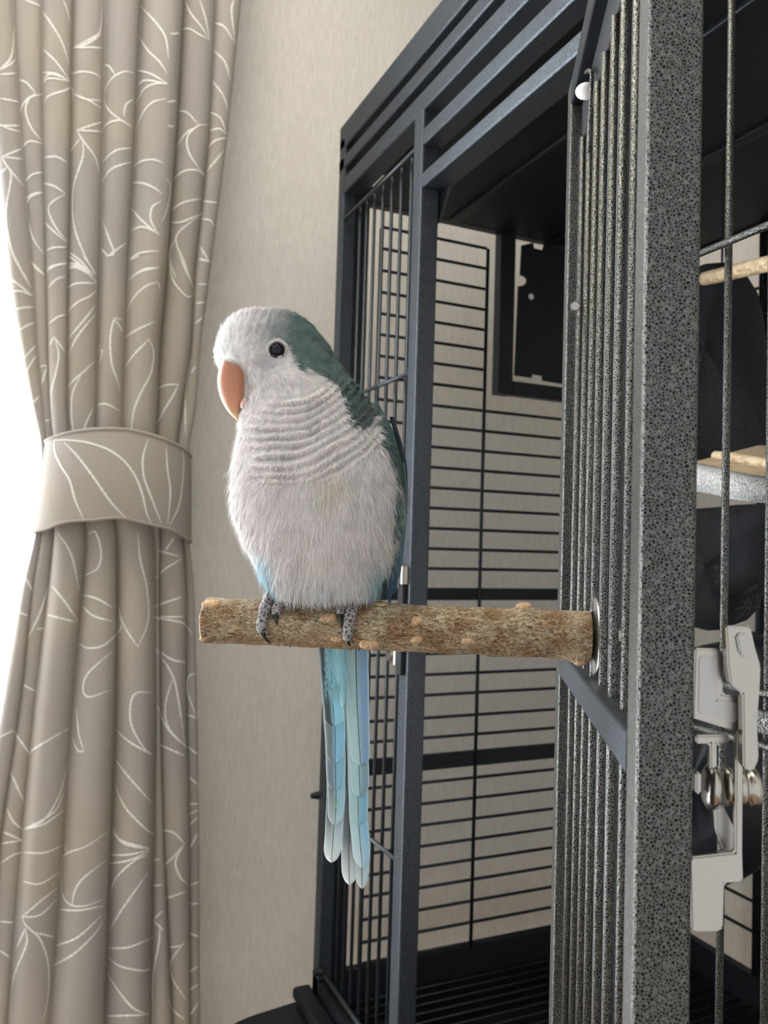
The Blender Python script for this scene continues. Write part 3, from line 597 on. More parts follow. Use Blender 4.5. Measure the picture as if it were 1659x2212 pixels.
plate('bracket_inset', [(1511, 1417), (1549, 1419), (1551, 1512), (1592, 1518), (1592, 1562), (1509, 1541)], .0036, .0006, 'steel')
plate('latch_stop', [(1503, 1589), (1576, 1587), (1578, 1604), (1549, 1607), (1549, 1690), (1535, 1690), (1534, 1607), (1503, 1607)], .008, .004)
plate('latch_tongue', [(1546, 1745), (1562, 1740), (1592, 1800), (1592, 1838), (1568, 1842), (1550, 1800)], .012, .004, 'steel')
plate('latch_foot', [(1503, 1669), (1515, 1669), (1515, 1716), (1503, 1716)], .008, .006)
def lcyl(pa, pb, rpx, k, name, prof=None):
    a, b_ = lp(*pa, k), lp(*pb, k); rr = rpx*.272/F_PX
    pr = prof or [(0, .9), (.08, 1), (.92, 1), (1, .9)]
    return _D(one(tube, [a.lerp(b_, t) for t, _ in pr], [rr*q for _, q in pr], 28), name, 'chrome', smooth=True)
lcyl((1521, 1696), (1553, 1700), 50, .011, 'latch_wheel', [(0, .6), (.1, .8), (.35, 1), (.65, 1), (.9, .8), (1, .6)])
lcyl((1561, 1698), (1636, 1702), 42, .013, 'latch_spindle', [(0, .8), (.05, 1), (.22, 1), (.26, .84), (.34, .84), (.38, 1), (.55, 1), (.6, .86), (.68, .86), (.72, 1), (.95, 1), (1, .85)])
# ------------------------------------------------------------------ perch
PC = ld(.106, .405, -.0417)
def bp(px, py, back=0.0): return onp(px, py, PC+A_*back, A_)
def tpx(px): return (bp(px, 1340)-PC).dot(NL)
RPX = .0115
T0, T1 = .002, tpx(443)
perch = empty('branch_perch', PC, 'natural wood branch perch bolted to the open cage door', 'perch')
def PR(o, par=perch): o.parent = par; o.matrix_parent_inverse = Matrix.Translation(-PC) if par is perch else Matrix.Identity(4); return o
from mathutils import noise as mn
def perch_r(t, a):
    q = Vector((t*55, math.cos(a)*1.1, math.sin(a)*1.1))
    r = RPX*(1+.055*mn.noise(q)+.02*mn.noise(q*3.1))
    r *= 1.05-.04*(t/T1)
    r += .0005*mn.noise(Vector((t*90, math.cos(a)*6, math.sin(a)*6)))+.00025*mn.noise(Vector((t*300, math.cos(a)*14, math.sin(a)*14)))
    for tk, ak, rk, hk in KN:
        d2 = ((t-tk)/rk)**2+(((a-ak+math.pi) % (2*math.pi)-math.pi)*RPX/rk)**2
        r += hk*math.exp(-d2*.9)
    return r
# knots: px, py, radius, height  (angle 0 faces the camera, +90 up)
KP = [(466, 1305, .0042, .0016), (717, 1331, .0040, .0010), (904, 1338, .0030, .0014), (616, 1338, .0022, .0006), (905, 1375, .0028, .0014), (1013, 1378, .0028, .0014),
      (737, 1374, .0028, .0012), (454, 1371, .0034, .0022), (1250, 1414, .0050, .0036), (806, 1382, .0045, .0030), (1130, 1300, .0042, .0030), (820, 1292, .0045, .0012)]
def pang(px, py):
    p = bp(px, py); s = (p.z-PC.z)/RPX; return math.asin(max(-.97, min(.97, s)))
KN = [(tpx(a), pang(a, b_), r, h) for a, b_, r, h in KP]
def prad(a): return -A_*math.cos(a)+Z*math.sin(a)
def ppt(t, a, dr=0): return PC+NL*t+prad(a)*(perch_r(t, a)+dr)
nt_, na_ = 330, 110
V = []; U = []
for i in range(nt_+1):
    t = T0+(T1-T0)*i/nt_
    for k in range(na_):
        a = 2*math.pi*k/na_+math.pi; e = 1.0
        if i > nt_-3: e = 1-.06*(i-nt_+3)**1.5*.6
        jt = .0012*mn.noise(Vector((math.cos(a)*2, math.sin(a)*2, 3))) if i > nt_-6 else 0
        V.append(PC+NL*(t+jt)+prad(a)*perch_r(t, a)*e); U.append((t*12, k/na_))
Fc = [(i*na_+k, i*na_+(k+1) % na_, (i+1)*na_+(k+1) % na_, (i+1)*na_+k) for i in range(nt_) for k in range(na_)]
Fc += [tuple(range(na_-1, -1, -1)), tuple(nt_*na_+k for k in range(na_))]
PR(mesh('branch', V, Fc, M['bark'], perch, uv=U))
for (px, py, r, h), (tk, ak, _, _) in zip(KP, KN):
    c = PC+NL*tk+prad(ak)*(perch_r(tk, ak)+.00025); n = prad(ak); s1 = NL; s2 = n.cross(s1).normalized()
    V = [c+n*.0002]; m = 20; q = r*(.95 if px not in (454, 1250) else .5)
    for ring, (rr, hh) in enumerate(((.8, .0001), (1.0, -.0005), (1.05, -.002))):
        for i in range(m):
            a = 2*math.pi*i/m; w = 1+.12*math.sin(2*a+px)+.06*math.sin(5*a)
            V.append(c+s1*math.cos(a)*q*rr*w*1.05+s2*math.sin(a)*q*rr*w*.72+n*hh)
    Fc = [(0, 1+i, 1+(i+1) % m) for i in range(m)]+[(1+k*m+i, 1+(k+1)*m+i, 1+(k+1)*m+(i+1) % m, 1+k*m+(i+1) % m) for k in range(2) for i in range(m)]
    PR(mesh('knot', V, Fc, M['cutwood'], perch))
wa = MB()
tube(wa, [PC+NL*x for x in (-.0022, -.0016, -.0004, .0001)], [.0186, .0193, .0193, .0186], 64); PR(wa.build('washer', M['steel'], perch, False, label='steel washer against the door bars'))
tube_nut = one(tube, [PC-NL*.0145, PC-NL*.0022], .004, 12); PR(tube_nut.build('bolt', M['steel'], perch, False))

# ------------------------------------------------------------------ parrot
BO_ = bp(680, 1290, .0)
par = empty('parrot', BO_, 'pale blue and grey parrot perched on the branch with an orange beak', 'parrot')
def BR(o, p=par): o.parent = p; o.matrix_parent_inverse = Matrix.Translation(-BO_) if p is par else Matrix.Identity(4); return o
# silhouette rows: y, left, right, half depth (m), centre shift back (m)
ROWS = [(671, 572, 600, .0030, .004), (676, 540, 628, .0085, .004), (686, 512, 652, .0135, .004), (700, 494, 670, .0165, .004), (722, 479, 693, .0190, .004), (748, 471, 712, .0205, .004), (772, 469, 727, .0213, .004),
        (787, 470, 736, .0216, .004), (796, 476, 742, .0216, .004), (805, 500, 750, .0216, .004), (815, 519, 756, .0216, .004), (832, 529, 768, .0220, .004), (856, 531, 790, .0230, .004), (880, 527, 806, .0245, .004), (905, 521, 822, .0262, .004),
        (940, 519, 846, .0290, .004), (980, 512, 862, .0320, .004), (1030, 506, 872, .0348, .004), (1080, 506, 875, .0362, .004), (1120, 513, 873, .0362, .005), (1160, 527, 866, .0350, .005), (1200, 546, 858, .0325, .005),
        (1235, 562, 850, .0295, .005), (1262, 576, 838, .0262, .004), (1280, 590, 822, .0225, .002), (1292, 622, 790, .0170, .000), (1300, 668, 745, .0080, -.002)]
R_ = np.array(ROWS, float); NJ, NI = 330, 360
ys = np.concatenate([np.linspace(671, 700, 40)[:-1], np.linspace(700, 1270, 245)[:-1], np.linspace(1270, 1300, 48)])
NJ = len(ys)
def sm(col):
    v = np.interp(ys, R_[:, 0], R_[:, col])
    for _ in range(5 if col in (1,) else 9): v[2:-2] = (v[1:-3]+2*v[2:-2]+v[3:-1])/4
    return v
xl, xr, hd, cb = sm(1), sm(2), sm(3), sm(4)
th = np.linspace(0, 2*np.pi, NI, endpoint=False)
tov = lambda v: np.array(v)
A3, Z3, N3 = tov(A_), tov(Z), tov(NL)
# per-row left/right points on the mid plane
Lp = np.array([tov(bp(a, y, c)) for a, y, c in zip(xl, ys, cb)]); Rp = np.array([tov(bp(a, y, c)) for a, y, c in zip(xr, ys, cb)])
mid = (Lp+Rp)/2; hv = (Rp-Lp)/2
ct, st = np.cos(th), np.sin(th)
ex = 2.25
cs = np.sign(ct)*np.abs(ct)**(2/ex); ss = np.sign(st)*np.abs(st)**(2/ex)
Pb = mid[:, None, :]+hv[:, None, :]*cs[None, :, None]-A3*(ss[None, :]*hd[:, None])[:, :, None]
def project(P):
    """world point -> photo pixel"""
    d = P-np.array(CAM); w = d@tov(FWD); return CX+F_PX*(d@tov(RGT))/w, CY-F_PX*(d@tov(UPV))/w
def normals(P):
    du = np.roll(P, -1, 1)-np.roll(P, 1, 1); dv = np.gradient(P, axis=0); n = np.cross(du, dv)
    n /= np.linalg.norm(n, axis=2, keepdims=True)+1e-12
    c = P.mean(1, keepdims=True); s = np.sign(((P-c)*n).sum(2).mean()); return n*s
nb = normals(Pb)
U_, V_ = project(Pb)
front = np.clip(ss*1.0, -1, 1)[None, :]*np.ones((NJ, 1))
def noise2(u, v, s, seed=0):
    """cheap smooth value noise"""
    g = np.random.default_rng(seed).random((64, 64)); a = u/s; b = v/s; i = np.floor(a).astype(int); j = np.floor(b).astype(int); fa = a-i; fb = b-j
    fa = fa*fa*(3-2*fa); fb = fb*fb*(3-2*fb); G = lambda x, y: g[x % 64, y % 64]
    return (G(i, j)*(1-fa)+G(i+1, j)*fa)*(1-fb)+(G(i, j+1)*(1-fa)+G(i+1, j+1)*fa)*fb
sstep = lambda a, b, x: (lambda t: t*t*(3-2*t))(np.clip((x-a)/(b-a), 0, 1))
def ell(u, v): return np.sqrt((1.18*(u-622))**2+(v-690)**2)
def ridge_mask(u, v): 
    r = ell(u, v); return sstep(150, 200, r)*(1-sstep(345, 372, r))*sstep(830, 880, v+.35*(u-640))*sstep(515, 560, u)
def disp(u, v):
    r = ell(u+10*(noise2(u, v, 37, 2)-.5), v+15*(noise2(u, v, 60, 3)-.5)+.10*(u-650)); m = ridge_mask(u, v)
    ph = r/18.5
    saw = (ph % 1.0); s = np.where(saw < .7, saw/.7, (1-saw)/.3)
    brk = .45+.75*noise2(u, v, 30, 9)
    d = m*brk*(s-.5)*.0034
    d += .0009*(noise2(u, v, 24, 4)-.5)+.0005*(noise2(u*2.2, v, 11, 5)-.5)
    # brow hollow / cheek swell around the eye
    d -= .0010*np.exp(-(((u-600)/34)**2+((v-760)/26)**2)); d += .0022*np.exp(-(((u-625)/70)**2+((v-840)/48)**2))
    return d
dd = disp(U_, V_)*np.clip(front*2+.6, 0, 1)
Pd = Pb+nb*dd[:, :, None]
GREEN = np.array([(575, 655), (566, 690), (572, 722), (590, 738), (622, 752), (628, 782), (655, 800), (690, 814), (728, 832), (744, 862), (756, 900), (766, 926), (790, 924), (814, 902), (822, 940), (838, 985), (856, 1030), (872, 1075), (960, 1085), (960, 655)], float)
def sdist(u, v, Pg):
    d = np.full(u.shape, 1e9); ins = np.zeros(u.shape, bool); n = len(Pg)
    for i in range(n):
        ax, ay = Pg[i]; bx, by = Pg[(i+1) % n]; ex_, ey = bx-ax, by-ay
        t = np.clip(((u-ax)*ex_+(v-ay)*ey)/(ex_**2+ey**2), 0, 1); d = np.minimum(d, np.hypot(u-ax-t*ex_, v-ay-t*ey))
        c = ((ay > v) != (by > v)); xx = ax+(v-ay)*ex_/(ey if ey else 1e-9); ins ^= c & (u < xx)
    return np.where(ins, d, -d)
mixc = lambda a, b, t: a*(1-t[..., None])+np.array(b)*t[..., None]
def plum(u, v, fr):
    c = np.ones(u.shape+(3,))*np.array((.70, .65, .63))
    c = mixc(c, (.74, .73, .72), sstep(560, 490, u)*sstep(900, 800, v)*.8)
    c = mixc(c, (.27, .28, .28), .75*np.exp(-(((u-583)/38)**2+((v-722)/48)**2)))                       # grey crown before the eye
    c = mixc(c, (.30, .28, .30), .6*np.exp(-(((u-572)/32)**2+((v-782)/22)**2)))
    c = mixc(c, (.60, .57, .38), .6*(np.exp(-(((u-722)/34)**2+((v-1052)/17)**2))+.7*np.exp(-(((u-705)/17)**2+((v-1078)/17)**2))).clip(0, 1))
    c = mixc(c, (.36, .35, .355), .35*np.exp(-(((u-707)/12)**2+((v-1040)/10)**2)))
    c = mixc(c, (.40, .53, .56), .75*sstep(1215, 1275, v+.0*u)*(.35+.65*sstep(90, 150, abs(u-710))))
    c = mixc(c, (.26, .50, .60), .85*sstep(1170, 1250, v)*sstep(600, 566, u))
    c = mixc(c, (.23, .43, .48), .8*sstep(1190, 1262, v)*sstep(776, 822, u))
    c = mixc(c, (.30, .37, .38), .7*sstep(838, 868, u)*sstep(980, 1060, v))
    r = ell(u+10*(noise2(u, v, 37, 2)-.5), v+15*(noise2(u, v, 60, 3)-.5)+.10*(u-650)); ph = (r/18.5) % 1.0
    bar = np.exp(-((ph-.02)/.16)**2)+np.exp(-((ph-1.02)/.16)**2)
    c = c*(1-(.42*ridge_mask(u, v)*bar*(.35+.65*noise2(u, v, 26, 41)))[..., None])
    mott = sstep(.45, .8, noise2(u, v, 7, 51))*sstep(.3, .7, noise2(u, v, 40, 52))
    c = c*(1-(.16*mott)[..., None])
    cr = sstep(510, 560, u)*sstep(640, 590, u)*sstep(750, 715, v)*(.5+.5*np.sin((u*.93+v*.36)/2.6))
    c = c*(1-(.22*cr)[..., None])
    w = 14*(noise2(u, v, 9, 21)-.5)+8*(noise2(u, v, 4, 22)-.5)
    g = sstep(-5, 6, sdist(u, v, GREEN)+w)
    gc = np.array((.105, .150, .142))*(0.75+.5*noise2(u, v, 12, 31))[..., None]
    gc = mixc(gc, (.10, .115, .115), .7*np.exp(-(((u-785)/34)**2+((v-895)/34)**2)))
    soft = sstep(566, 640, u+.15*(v-700)); soft = np.where(v < 745, soft*.85+.15, 1.0)
    c = c*(1-(g*soft)[..., None])+gc*(g*soft)[..., None]
    bk = sstep(-.05, -.45, fr)*sstep(560, 640, u+.2*(v-700))
    return c*(1-bk[..., None])+np.array((.07, .13, .115))*bk[..., None]
colb = plum(U_, V_, front)
V = Pd.reshape(-1, 3); idx = lambda j, i: j*NI+i % NI
Fc = [(j*NI+i, (j+1)*NI+i, (j+1)*NI+(i+1) % NI, j*NI+(i+1) % NI) for j in range(NJ-1) for i in range(NI)]
Fc += [tuple(range(NI)), tuple((NJ-1)*NI+i for i in range(NI-1, -1, -1))]
BR(mesh('body', V, Fc, M['plumage'], par, col=colb.reshape(-1, 3)))
body_bvh = BVHTree.FromPolygons([Vector(v) for v in V], Fc)
# feather barbs: thin blades lying along the plumage
nd = normals(Pd)
def px_to_dir(dx, dy): return (tov(RGT)[None]*dx[:, None]-tov(UPV)[None]*dy[:, None])
def barbs(count, seed, length, width, lift, sel=None, name='feather_barbs', tint=1.0):
    g = np.random.default_rng(seed)
    jj = g.integers(2, NJ-2, count*3); ii = g.integers(0, NI, count*3)
    keep = front[jj, ii] > -.35
    keep &= nd[jj, ii]@(-tov(FWD)) > -.3
    jj, ii = jj[keep], ii[keep]
    w_ = hd[jj]/hd.max(); k2 = g.random(len(jj)) < (.45+.55*w_); jj, ii = jj[k2][:count], ii[k2][:count]
    P = Pd[jj, ii]; n = nd[jj, ii]; u, v = U_[jj, ii], V_[jj, ii]
    if sel is not None:
        s = sel(u, v); P, n, u, v, jj, ii = P[s], n[s], u[s], v[s], jj[s], ii[s]
    # flow field in the picture of the head and breast
    hx, hy = u-486, (v-772); hl = np.hypot(hx, hy)+1e-6; hx, hy = hx/hl, hy/hl
    bx, by = (u-690)*.0016, np.ones_like(u)
    t = sstep(760, 900, v+.15*(600-u)); dx, dy = hx*(1-t)+bx*t, hy*(1-t)+by*t
    nk = ((u > 700) & (v < 960)); dx = np.where(nk, .55, dx); dy = np.where(nk, .9, dy)
    dx += g.normal(0, .16, len(u)); dy += g.normal(0, .10, len(u))
    D_ = px_to_dir(dx, dy); D_ -= n*(D_*n).sum(1, keepdims=True); D_ /= np.linalg.norm(D_, axis=1, keepdims=True)+1e-9
    ln = length*(.6+.8*g.random(len(u)))*np.where(v < 800, .62, 1.0)*np.where((v > 1000), 1.35, 1.0)
    sd = np.cross(D_, n); sd /= np.linalg.norm(sd, axis=1, keepdims=True)+1e-9
    wd = width*(.6+.8*g.random(len(u)))
    lf = lift*(.3+g.random(len(u)))
    p1 = P+D_*(ln*.55)[:, None]+n*(lf*ln*.8)[:, None]; p2 = P+D_*ln[:, None]+n*(lf*ln*.9)[:, None]
    P = P-n*.0001
    VV = np.stack([P-sd*wd[:, None]*.8, P+sd*wd[:, None]*.8, p1-sd*wd[:, None]*.7, p1+sd*wd[:, None]*.7, p2], 1).reshape(-1, 3)
    k = len(u); b0 = np.arange(k)*5
    F1 = np.stack([b0, b0+1, b0+3, b0+2], 1); F2 = np.stack([b0+2, b0+3, b0+4], 1)
    c = colb[jj, ii]*(.82+.34*g.random(k))[:, None]*tint; c = np.repeat(c.clip(0, .9), 5, 0)
    return BR(mesh(name, VV, [tuple(f) for f in F1.tolist()]+[tuple(f) for f in F2.tolist()], M['plumage'], par, col=c, kind='stuff'))
barbs(130000, 5, .0028, .000075, .17)
barbs(14000, 6, .0055, .00009, .30, name='loose_barbs')
# fringe below the belly
# ---- beak
def sheet_solid(name, Lq, Rq, T, m, back, parent=par, seg=28, n=26, **kw):
    Lc = catmull([Vector((a, b_, 0)) for a, b_ in Lq], 8); Rc = catmull([Vector((a, b_, 0)) for a, b_ in Rq], 8); k = len(Lc)
    Tc = np.interp(np.linspace(0, 1, k), np.linspace(0, 1, len(T)), T); V = []; U = []
    for i in range(k):
        a, b_ = bp(Lc[i].x, Lc[i].y, back), bp(Rc[i].x, Rc[i].y, back); c = (a+b_)/2; h = (b_-a)/2
        for s in range(seg):
            an = 2*math.pi*s/seg; V.append(c+h*math.cos(an)-A_*(Tc[i]*math.copysign(abs(math.sin(an))**.85, math.sin(an)))); U.append((i/(k-1), s/seg))
    Fc = [(i*seg+s, i*seg+(s+1) % seg, (i+1)*seg+(s+1) % seg, (i+1)*seg+s) for i in range(k-1) for s in range(seg)]+[tuple(range(seg-1, -1, -1)), tuple((k-1)*seg+s for s in range(seg))]
    return BR(mesh(name, V, Fc, m, parent, uv=U, **kw), parent)
sheet_solid('upper_beak', [(482, 780), (476, 798), (472, 822), (474, 846), (481, 868), (491, 886), (503, 900), (514, 909)], [(541, 786), (541, 802), (540, 824), (536, 846), (532, 866), (524, 884), (518, 899), (516, 909)], [.0080, .0088, .0090, .0084, .0070, .0052, .0032, .0006], M['beak'], -.004)
M['jaw'], nt, b = mat('lower_beak_horn', (.52, .33, .28), .4)
nz = N(nt, 'ShaderNodeTexNoise'); nz.inputs['Scale'].default_value = 500; L(nt, coords(nt), nz.inputs['Vector']); bump(nt, b, nz.outputs[0], .1, .0003)
sheet_solid('lower_beak', [(528, 862), (521, 874), (521, 882), (527, 888)], [(552, 864), (550, 875), (545, 884), (537, 889)], [.006, .0062, .0058, .003], M['jaw'], -.0065)
# bristles at the gape
gb = MB(); g = random.Random(3)
for i in range(34):
    x0, y0_ = 543+g.uniform(-6, 6), g.uniform(835, 874); h = bp(x0, y0_, -.0125); e = bp(x0-g.uniform(8, 20), y0_-g.uniform(-4, 14), -.0145)
    tube(gb, [h, h.lerp(e, .5)+Z*.0004, e], [.00009, .00007, .00003], 4, c=(.55, .42, .38))
BR(gb.build('gape_bristles', M['plumage'], par, kind='stuff'))
# ---- eye
d_ = ray(599, 757).normalized(); h, n, fi, ds = body_bvh.ray_cast(CAM, d_)
n = (-d_*.75+(n if n.dot(d_) < 0 else -n)*.45-NL*-.05).normalized(); e1 = n.cross(Z).normalized(); e2 = e1.cross(n).normalized()
ec = h+n*.0004; PXM = (h-CAM).dot(FWD)/F_PX
em = MB(); ellipsoid(em, ec-n*.0008, (e1, e2, n), (15.5*PXM, 15.5*PXM, .0026), 36, 18); BR(em.build('eye', M['eye'], par))
def ring(rc, rt, off, name, m, sq=1.0):
    V = []; a_, b2 = 64, 10
    for i in range(a_):
        t = 2*math.pi*i/a_; wv = 1+.02*math.sin(5*t)
        for k in range(b2):
            p = 2*math.pi*k/b2; r = rc*wv+rt*math.cos(p); V.append(ec+n*(off+rt*math.sin(p)*.8)+(e1*math.cos(t)+e2*math.sin(t)*sq)*r)
    return BR(mesh(name, V, [(i*b2+k, i*b2+(k+1) % b2, ((i+1) % a_)*b2+(k+1) % b2, ((i+1) % a_)*b2+k) for i in range(a_) for k in range(b2)], m, par))
ring(16.3*PXM, 1.6*PXM, .0004, 'iris', M['iris']); ring(19.5*PXM, 1.5*PXM, .0006, 'eyelid', M['eyelid']); ring(23*PXM, 2.2*PXM, .0000, 'eye_ring', M['eyelid'])
# ---- blades (tail and wing feathers)
def blade(name, path, widths, back, cf, parent=par, tip=.055, n=44, m=10, camber=.0010, shaft=True, thick=.00012):
    pc = catmull([Vector((a, b_, 0)) for a, b_ in path], 12); ln = np.cumsum([0]+[(pc[i+1]-pc[i]).length for i in range(len(pc)-1)]); ln = ln/ln[-1]
    px_ = [p.x for p in pc]; py_ = [p.y for p in pc]; V = []; Cc = []; mids = []
    vv = np.concatenate([np.linspace(0, 1-tip, n-14), 1-tip+tip*np.sin(np.linspace(0, math.pi/2, 15))[1:]]); n_ = len(vv)
    for v in vv:
        x, y = np.interp(v, ln, px_), np.interp(v, ln, py_); w = float(np.interp(v, np.linspace(0, 1, len(widths)), widths))
        if v > 1-tip: w *= math.sqrt(max(0, 1-((v-(1-tip))/tip)**2))
        w = max(w, .15); bk = back(v) if callable(back) else back
        for k in range(m+1):
            u = -1+2*k/m; ww = w*(1+.02*math.sin(v*40+k)); p = bp(x+u*ww, y, bk); V.append(p+A_*(camber*u*u)); Cc.append(cf(u, v))
        mids.append(bp(x, y, bk)-A_*.00015)
    K = len(V); V2 = V+[p+A_*thick for p in V]
    Fq = [(i*(m+1)+k, i*(m+1)+k+1, (i+1)*(m+1)+k+1, (i+1)*(m+1)+k) for i in range(n_-1) for k in range(m)]
    Fq2 = [tuple(K+q for q in f[::-1]) for f in Fq]
    o = BR(mesh(name, V2, Fq+Fq2, M['vane'], parent, col=np.array(Cc+Cc)), parent)
    if shaft:
        s = one(tube, mids[:-3], np.linspace(.00028, .0001, len(mids)-3).tolist(), 6); so = s.build('shaft', M['shaft'], o); so.matrix_parent_inverse = Matrix.Identity(4)
    return o
rr_ = random.Random(9)
def cf_tail(base, outer, side, white=.0, dark_tip=0.0):
    ph = rr_.random()*6
    def f(u, v):
        s = u*side; c = np.array(base)*(1.0+.06*math.sin(u*31+ph+v*5))
        if s > .05: t = min(1, (s-.05)/.25); c = c*(1-t)+np.array(outer)*(.62 if side < 0 else 1)*t
        if white: t = max(0, (v-.84)/.16)*white; c = c*(1-t)+np.array((.72, .78, .78))*t
        pass
        if abs(u) > .9: c = c*.45+np.array((.62, .74, .77))*.55
        return tuple(c)
    return f
TEAL, BLUE, DK, AQ = (.30, .52, .56), (.22, .44, .58), (.07, .10, .115), (.42, .66, .70)
k = .0165
tl = [([(713, 1240), (712, 1375), (717, 1480), (722, 1569)], (22, 27, 24, 21), 0, cf_tail((.28, .58, .70), DK, -1)),
      ([(713, 1240), (716, 1450), (723, 1560), (724, 1649)], (20, 26, 25, 19), 1, cf_tail((.24, .50, .66), (.22, .28, .30), -1)),
      ([(714, 1240), (720, 1500), (724, 1620), (725, 1707)], (18, 24, 24, 19), 2, cf_tail((.24, .48, .62), (.25, .31, .33), -1)),
      ([(714, 1240), (722, 1550), (726, 1680), (724, 1783)], (16, 22, 22, 17), 3, cf_tail((.26, .50, .60), (.22, .25, .25), -1, .4)),
      ([(716, 1240), (722, 1600), (724, 1720), (716, 1864)], (14, 18, 20, 19), 4, cf_tail((.30, .44, .50), (.14, .16, .18), -1, .95))]
tr = [([(764, 1240), (768, 1375), (771, 1510), (779, 1654)], (22, 27, 26, 20), 0.3, cf_tail((.33, .48, .50), (.20, .34, .50), 1)),
      ([(764, 1240), (770, 1500), (774, 1620), (778, 1721)], (18, 24, 24, 19), 1.3, cf_tail((.33, .50, .53), (.20, .32, .38), 1)),
      ([(764, 1240), (770, 1550), (773, 1690), (774, 1783)], (16, 23, 23, 20), 2.3, cf_tail((.34, .50, .52), (.20, .42, .56), 1)),
      ([(764, 1240), (772, 1620), (774, 1760), (783, 1875)], (14, 20, 21, 19), 3.3, cf_tail((.34, .50, .54), (.22, .46, .62), 1, .3)),
      ([(762, 1240), (772, 1700), (780, 1820), (782, 1920)], (10, 16, 17, 15), 4.3, cf_tail((.16, .20, .22), (.24, .40, .50), 1, .6)),
      ([(758, 1240), (758, 1700), (753, 1820), (755, 1912)], (10, 16, 17, 17), 5.3, cf_tail((.10, .115, .125), (.12, .14, .15), 1, .9))]
for path, w, q, cf in tl+tr: blade('tail_feather', path, w, k+q*.0011, cf)
blade('tail_covert', [(735, 1240), (738, 1380), (741, 1500), (742, 1700)], (16, 15, 9, 3), k+.0062, lambda u, v: (.42, .70, .74), shaft=False)
blade('tail_covert', [(722, 1240), (728, 1380), (736, 1480), (740, 1530)], (14, 17, 12, 5), k-.0008, lambda u, v: (.40*(1+.1*math.sin(u*20)), .68, .74), shaft=False)
# fine loose barbs over the tail root
tb = MB(); g = random.Random(5)
for i in range(420):
    x = g.uniform(700, 752); y = g.uniform(1375, 1500); e = g.uniform(18, 46); p = bp(x, y, k-.0012); q = bp(x+g.uniform(-2, 12), y+e, k-.0018); s = (q-p).cross(A_).normalized()*.00008
    c = [(.36, .66, .74), (.46, .74, .78), (.24, .54, .68)][i % 3]; tb.add([p-s, p+s, q], [(0, 1, 2)], c)
for i in range(40):
    x = g.uniform(718, 734); y = g.choice((g.uniform(1465, 1500), g.uniform(1720, 1745))); p = bp(x, y, k-.0014); q = bp(x+g.uniform(-10, 12), y+g.uniform(15, 32), k-.0016); s = (q-p).cross(A_).normalized()*.00008
    tb.add([p-s, p+s, q], [(0, 1, 2)], (.16, .28, .16))
BR(tb.build('tail_barbs', M['plumage'], par, kind='stuff'))
# folded wings
def cfw(c1, c2, rim=(.35, .45, .48)):
    return lambda u, v: tuple((np.array(c1)*(1-v)+np.array(c2)*v)*(1+.12*math.sin(u*17+v*9))) if abs(u) < .88 else rim
wr = sheet_solid('wing', [(815, 868), (822, 920), (836, 985), (846, 1060), (848, 1130), (842, 1185), (836, 1230), (836, 1262)], [(818, 872), (846, 925), (866, 985), (876, 1060), (876, 1130), (866, 1185), (856, 1230), (845, 1268)], [.006, .014, .020, .022, .022, .018, .012, .004], M['plumage'], .010,
                 col=None, label='folded dark green wing against the cage')
me = wr.data; ca = me.color_attributes.new('Col', 'FLOAT_COLOR', 'POINT')
for i, v in enumerate(me.vertices): t = mn.noise(v.co*400); ca.data[i].color = (.052+.02*t, .105+.03*t, .10+.03*t, 1)
for path, w, bk_, c1, c2 in (([(842, 1080), (849, 1180), (838, 1296)], (9, 9, 7), -.004, (.05, .11, .12), (.03, .05, .09)), ([(858, 1060), (862, 1160), (848, 1284)], (9, 9, 7), .000, (.07, .15, .14), (.03, .06, .12)),
                             ([(832, 1130), (835, 1200), (829, 1292)], (6, 7, 5), -.008, (.02, .03, .06), (.012, .016, .02)), ([(868, 1000), (872, 1100), (858, 1250)], (7, 8, 6), .004, (.06, .13, .12), (.05, .12, .14)),
                             ([(846, 900), (872, 1000), (875, 1120)], (5, 6, 5), .008, (.02, .03, .04), (.02, .03, .04))):
    blade('flight_feather', path, w, bk_, cfw(c1, c2, (.10, .16, .18)), wr, shaft=False)
blade('flight_feather', [(816, 1300), (812, 1370), (805, 1412)], (6, 8, 6), .013, cfw((.3, .33, .35), (.42, .45, .46), (.75, .75, .75)), wr, shaft=False)
wl_ = sheet_solid('wing', [(508, 985), (503, 1050), (508, 1110), (527, 1165), (548, 1215), (566, 1246)], [(530, 985), (550, 1050), (566, 1110), (580, 1165), (590, 1215), (588, 1256)], [.008, .014, .018, .016, .010, .003], M['plumage'], .006, label='folded pale wing facing the window')
me = wl_.data; ca = me.color_attributes.new('Col', 'FLOAT_COLOR', 'POINT')
for i, v in enumerate(me.vertices): t = mn.noise(v.co*300)*.04; ca.data[i].color = (.62+t, .63+t, .62+t, 1)
for path, w, bk_, c1, c2 in (([(512, 1040), (528, 1120), (556, 1208)], (7, 9, 6), .000, (.64, .65, .64), (.60, .64, .66)), ([(532, 1100), (556, 1180), (579, 1262)], (8, 10, 7), .003, (.55, .62, .66), (.30, .54, .64)), ([(556, 1150), (575, 1215), (590, 1275)], (8, 9, 7), .0, (.40, .58, .66), (.24, .48, .60))):
    blade('flight_feather', path, w, bk_, cfw(c1, c2, (.70, .74, .76)), wl_, shaft=False)
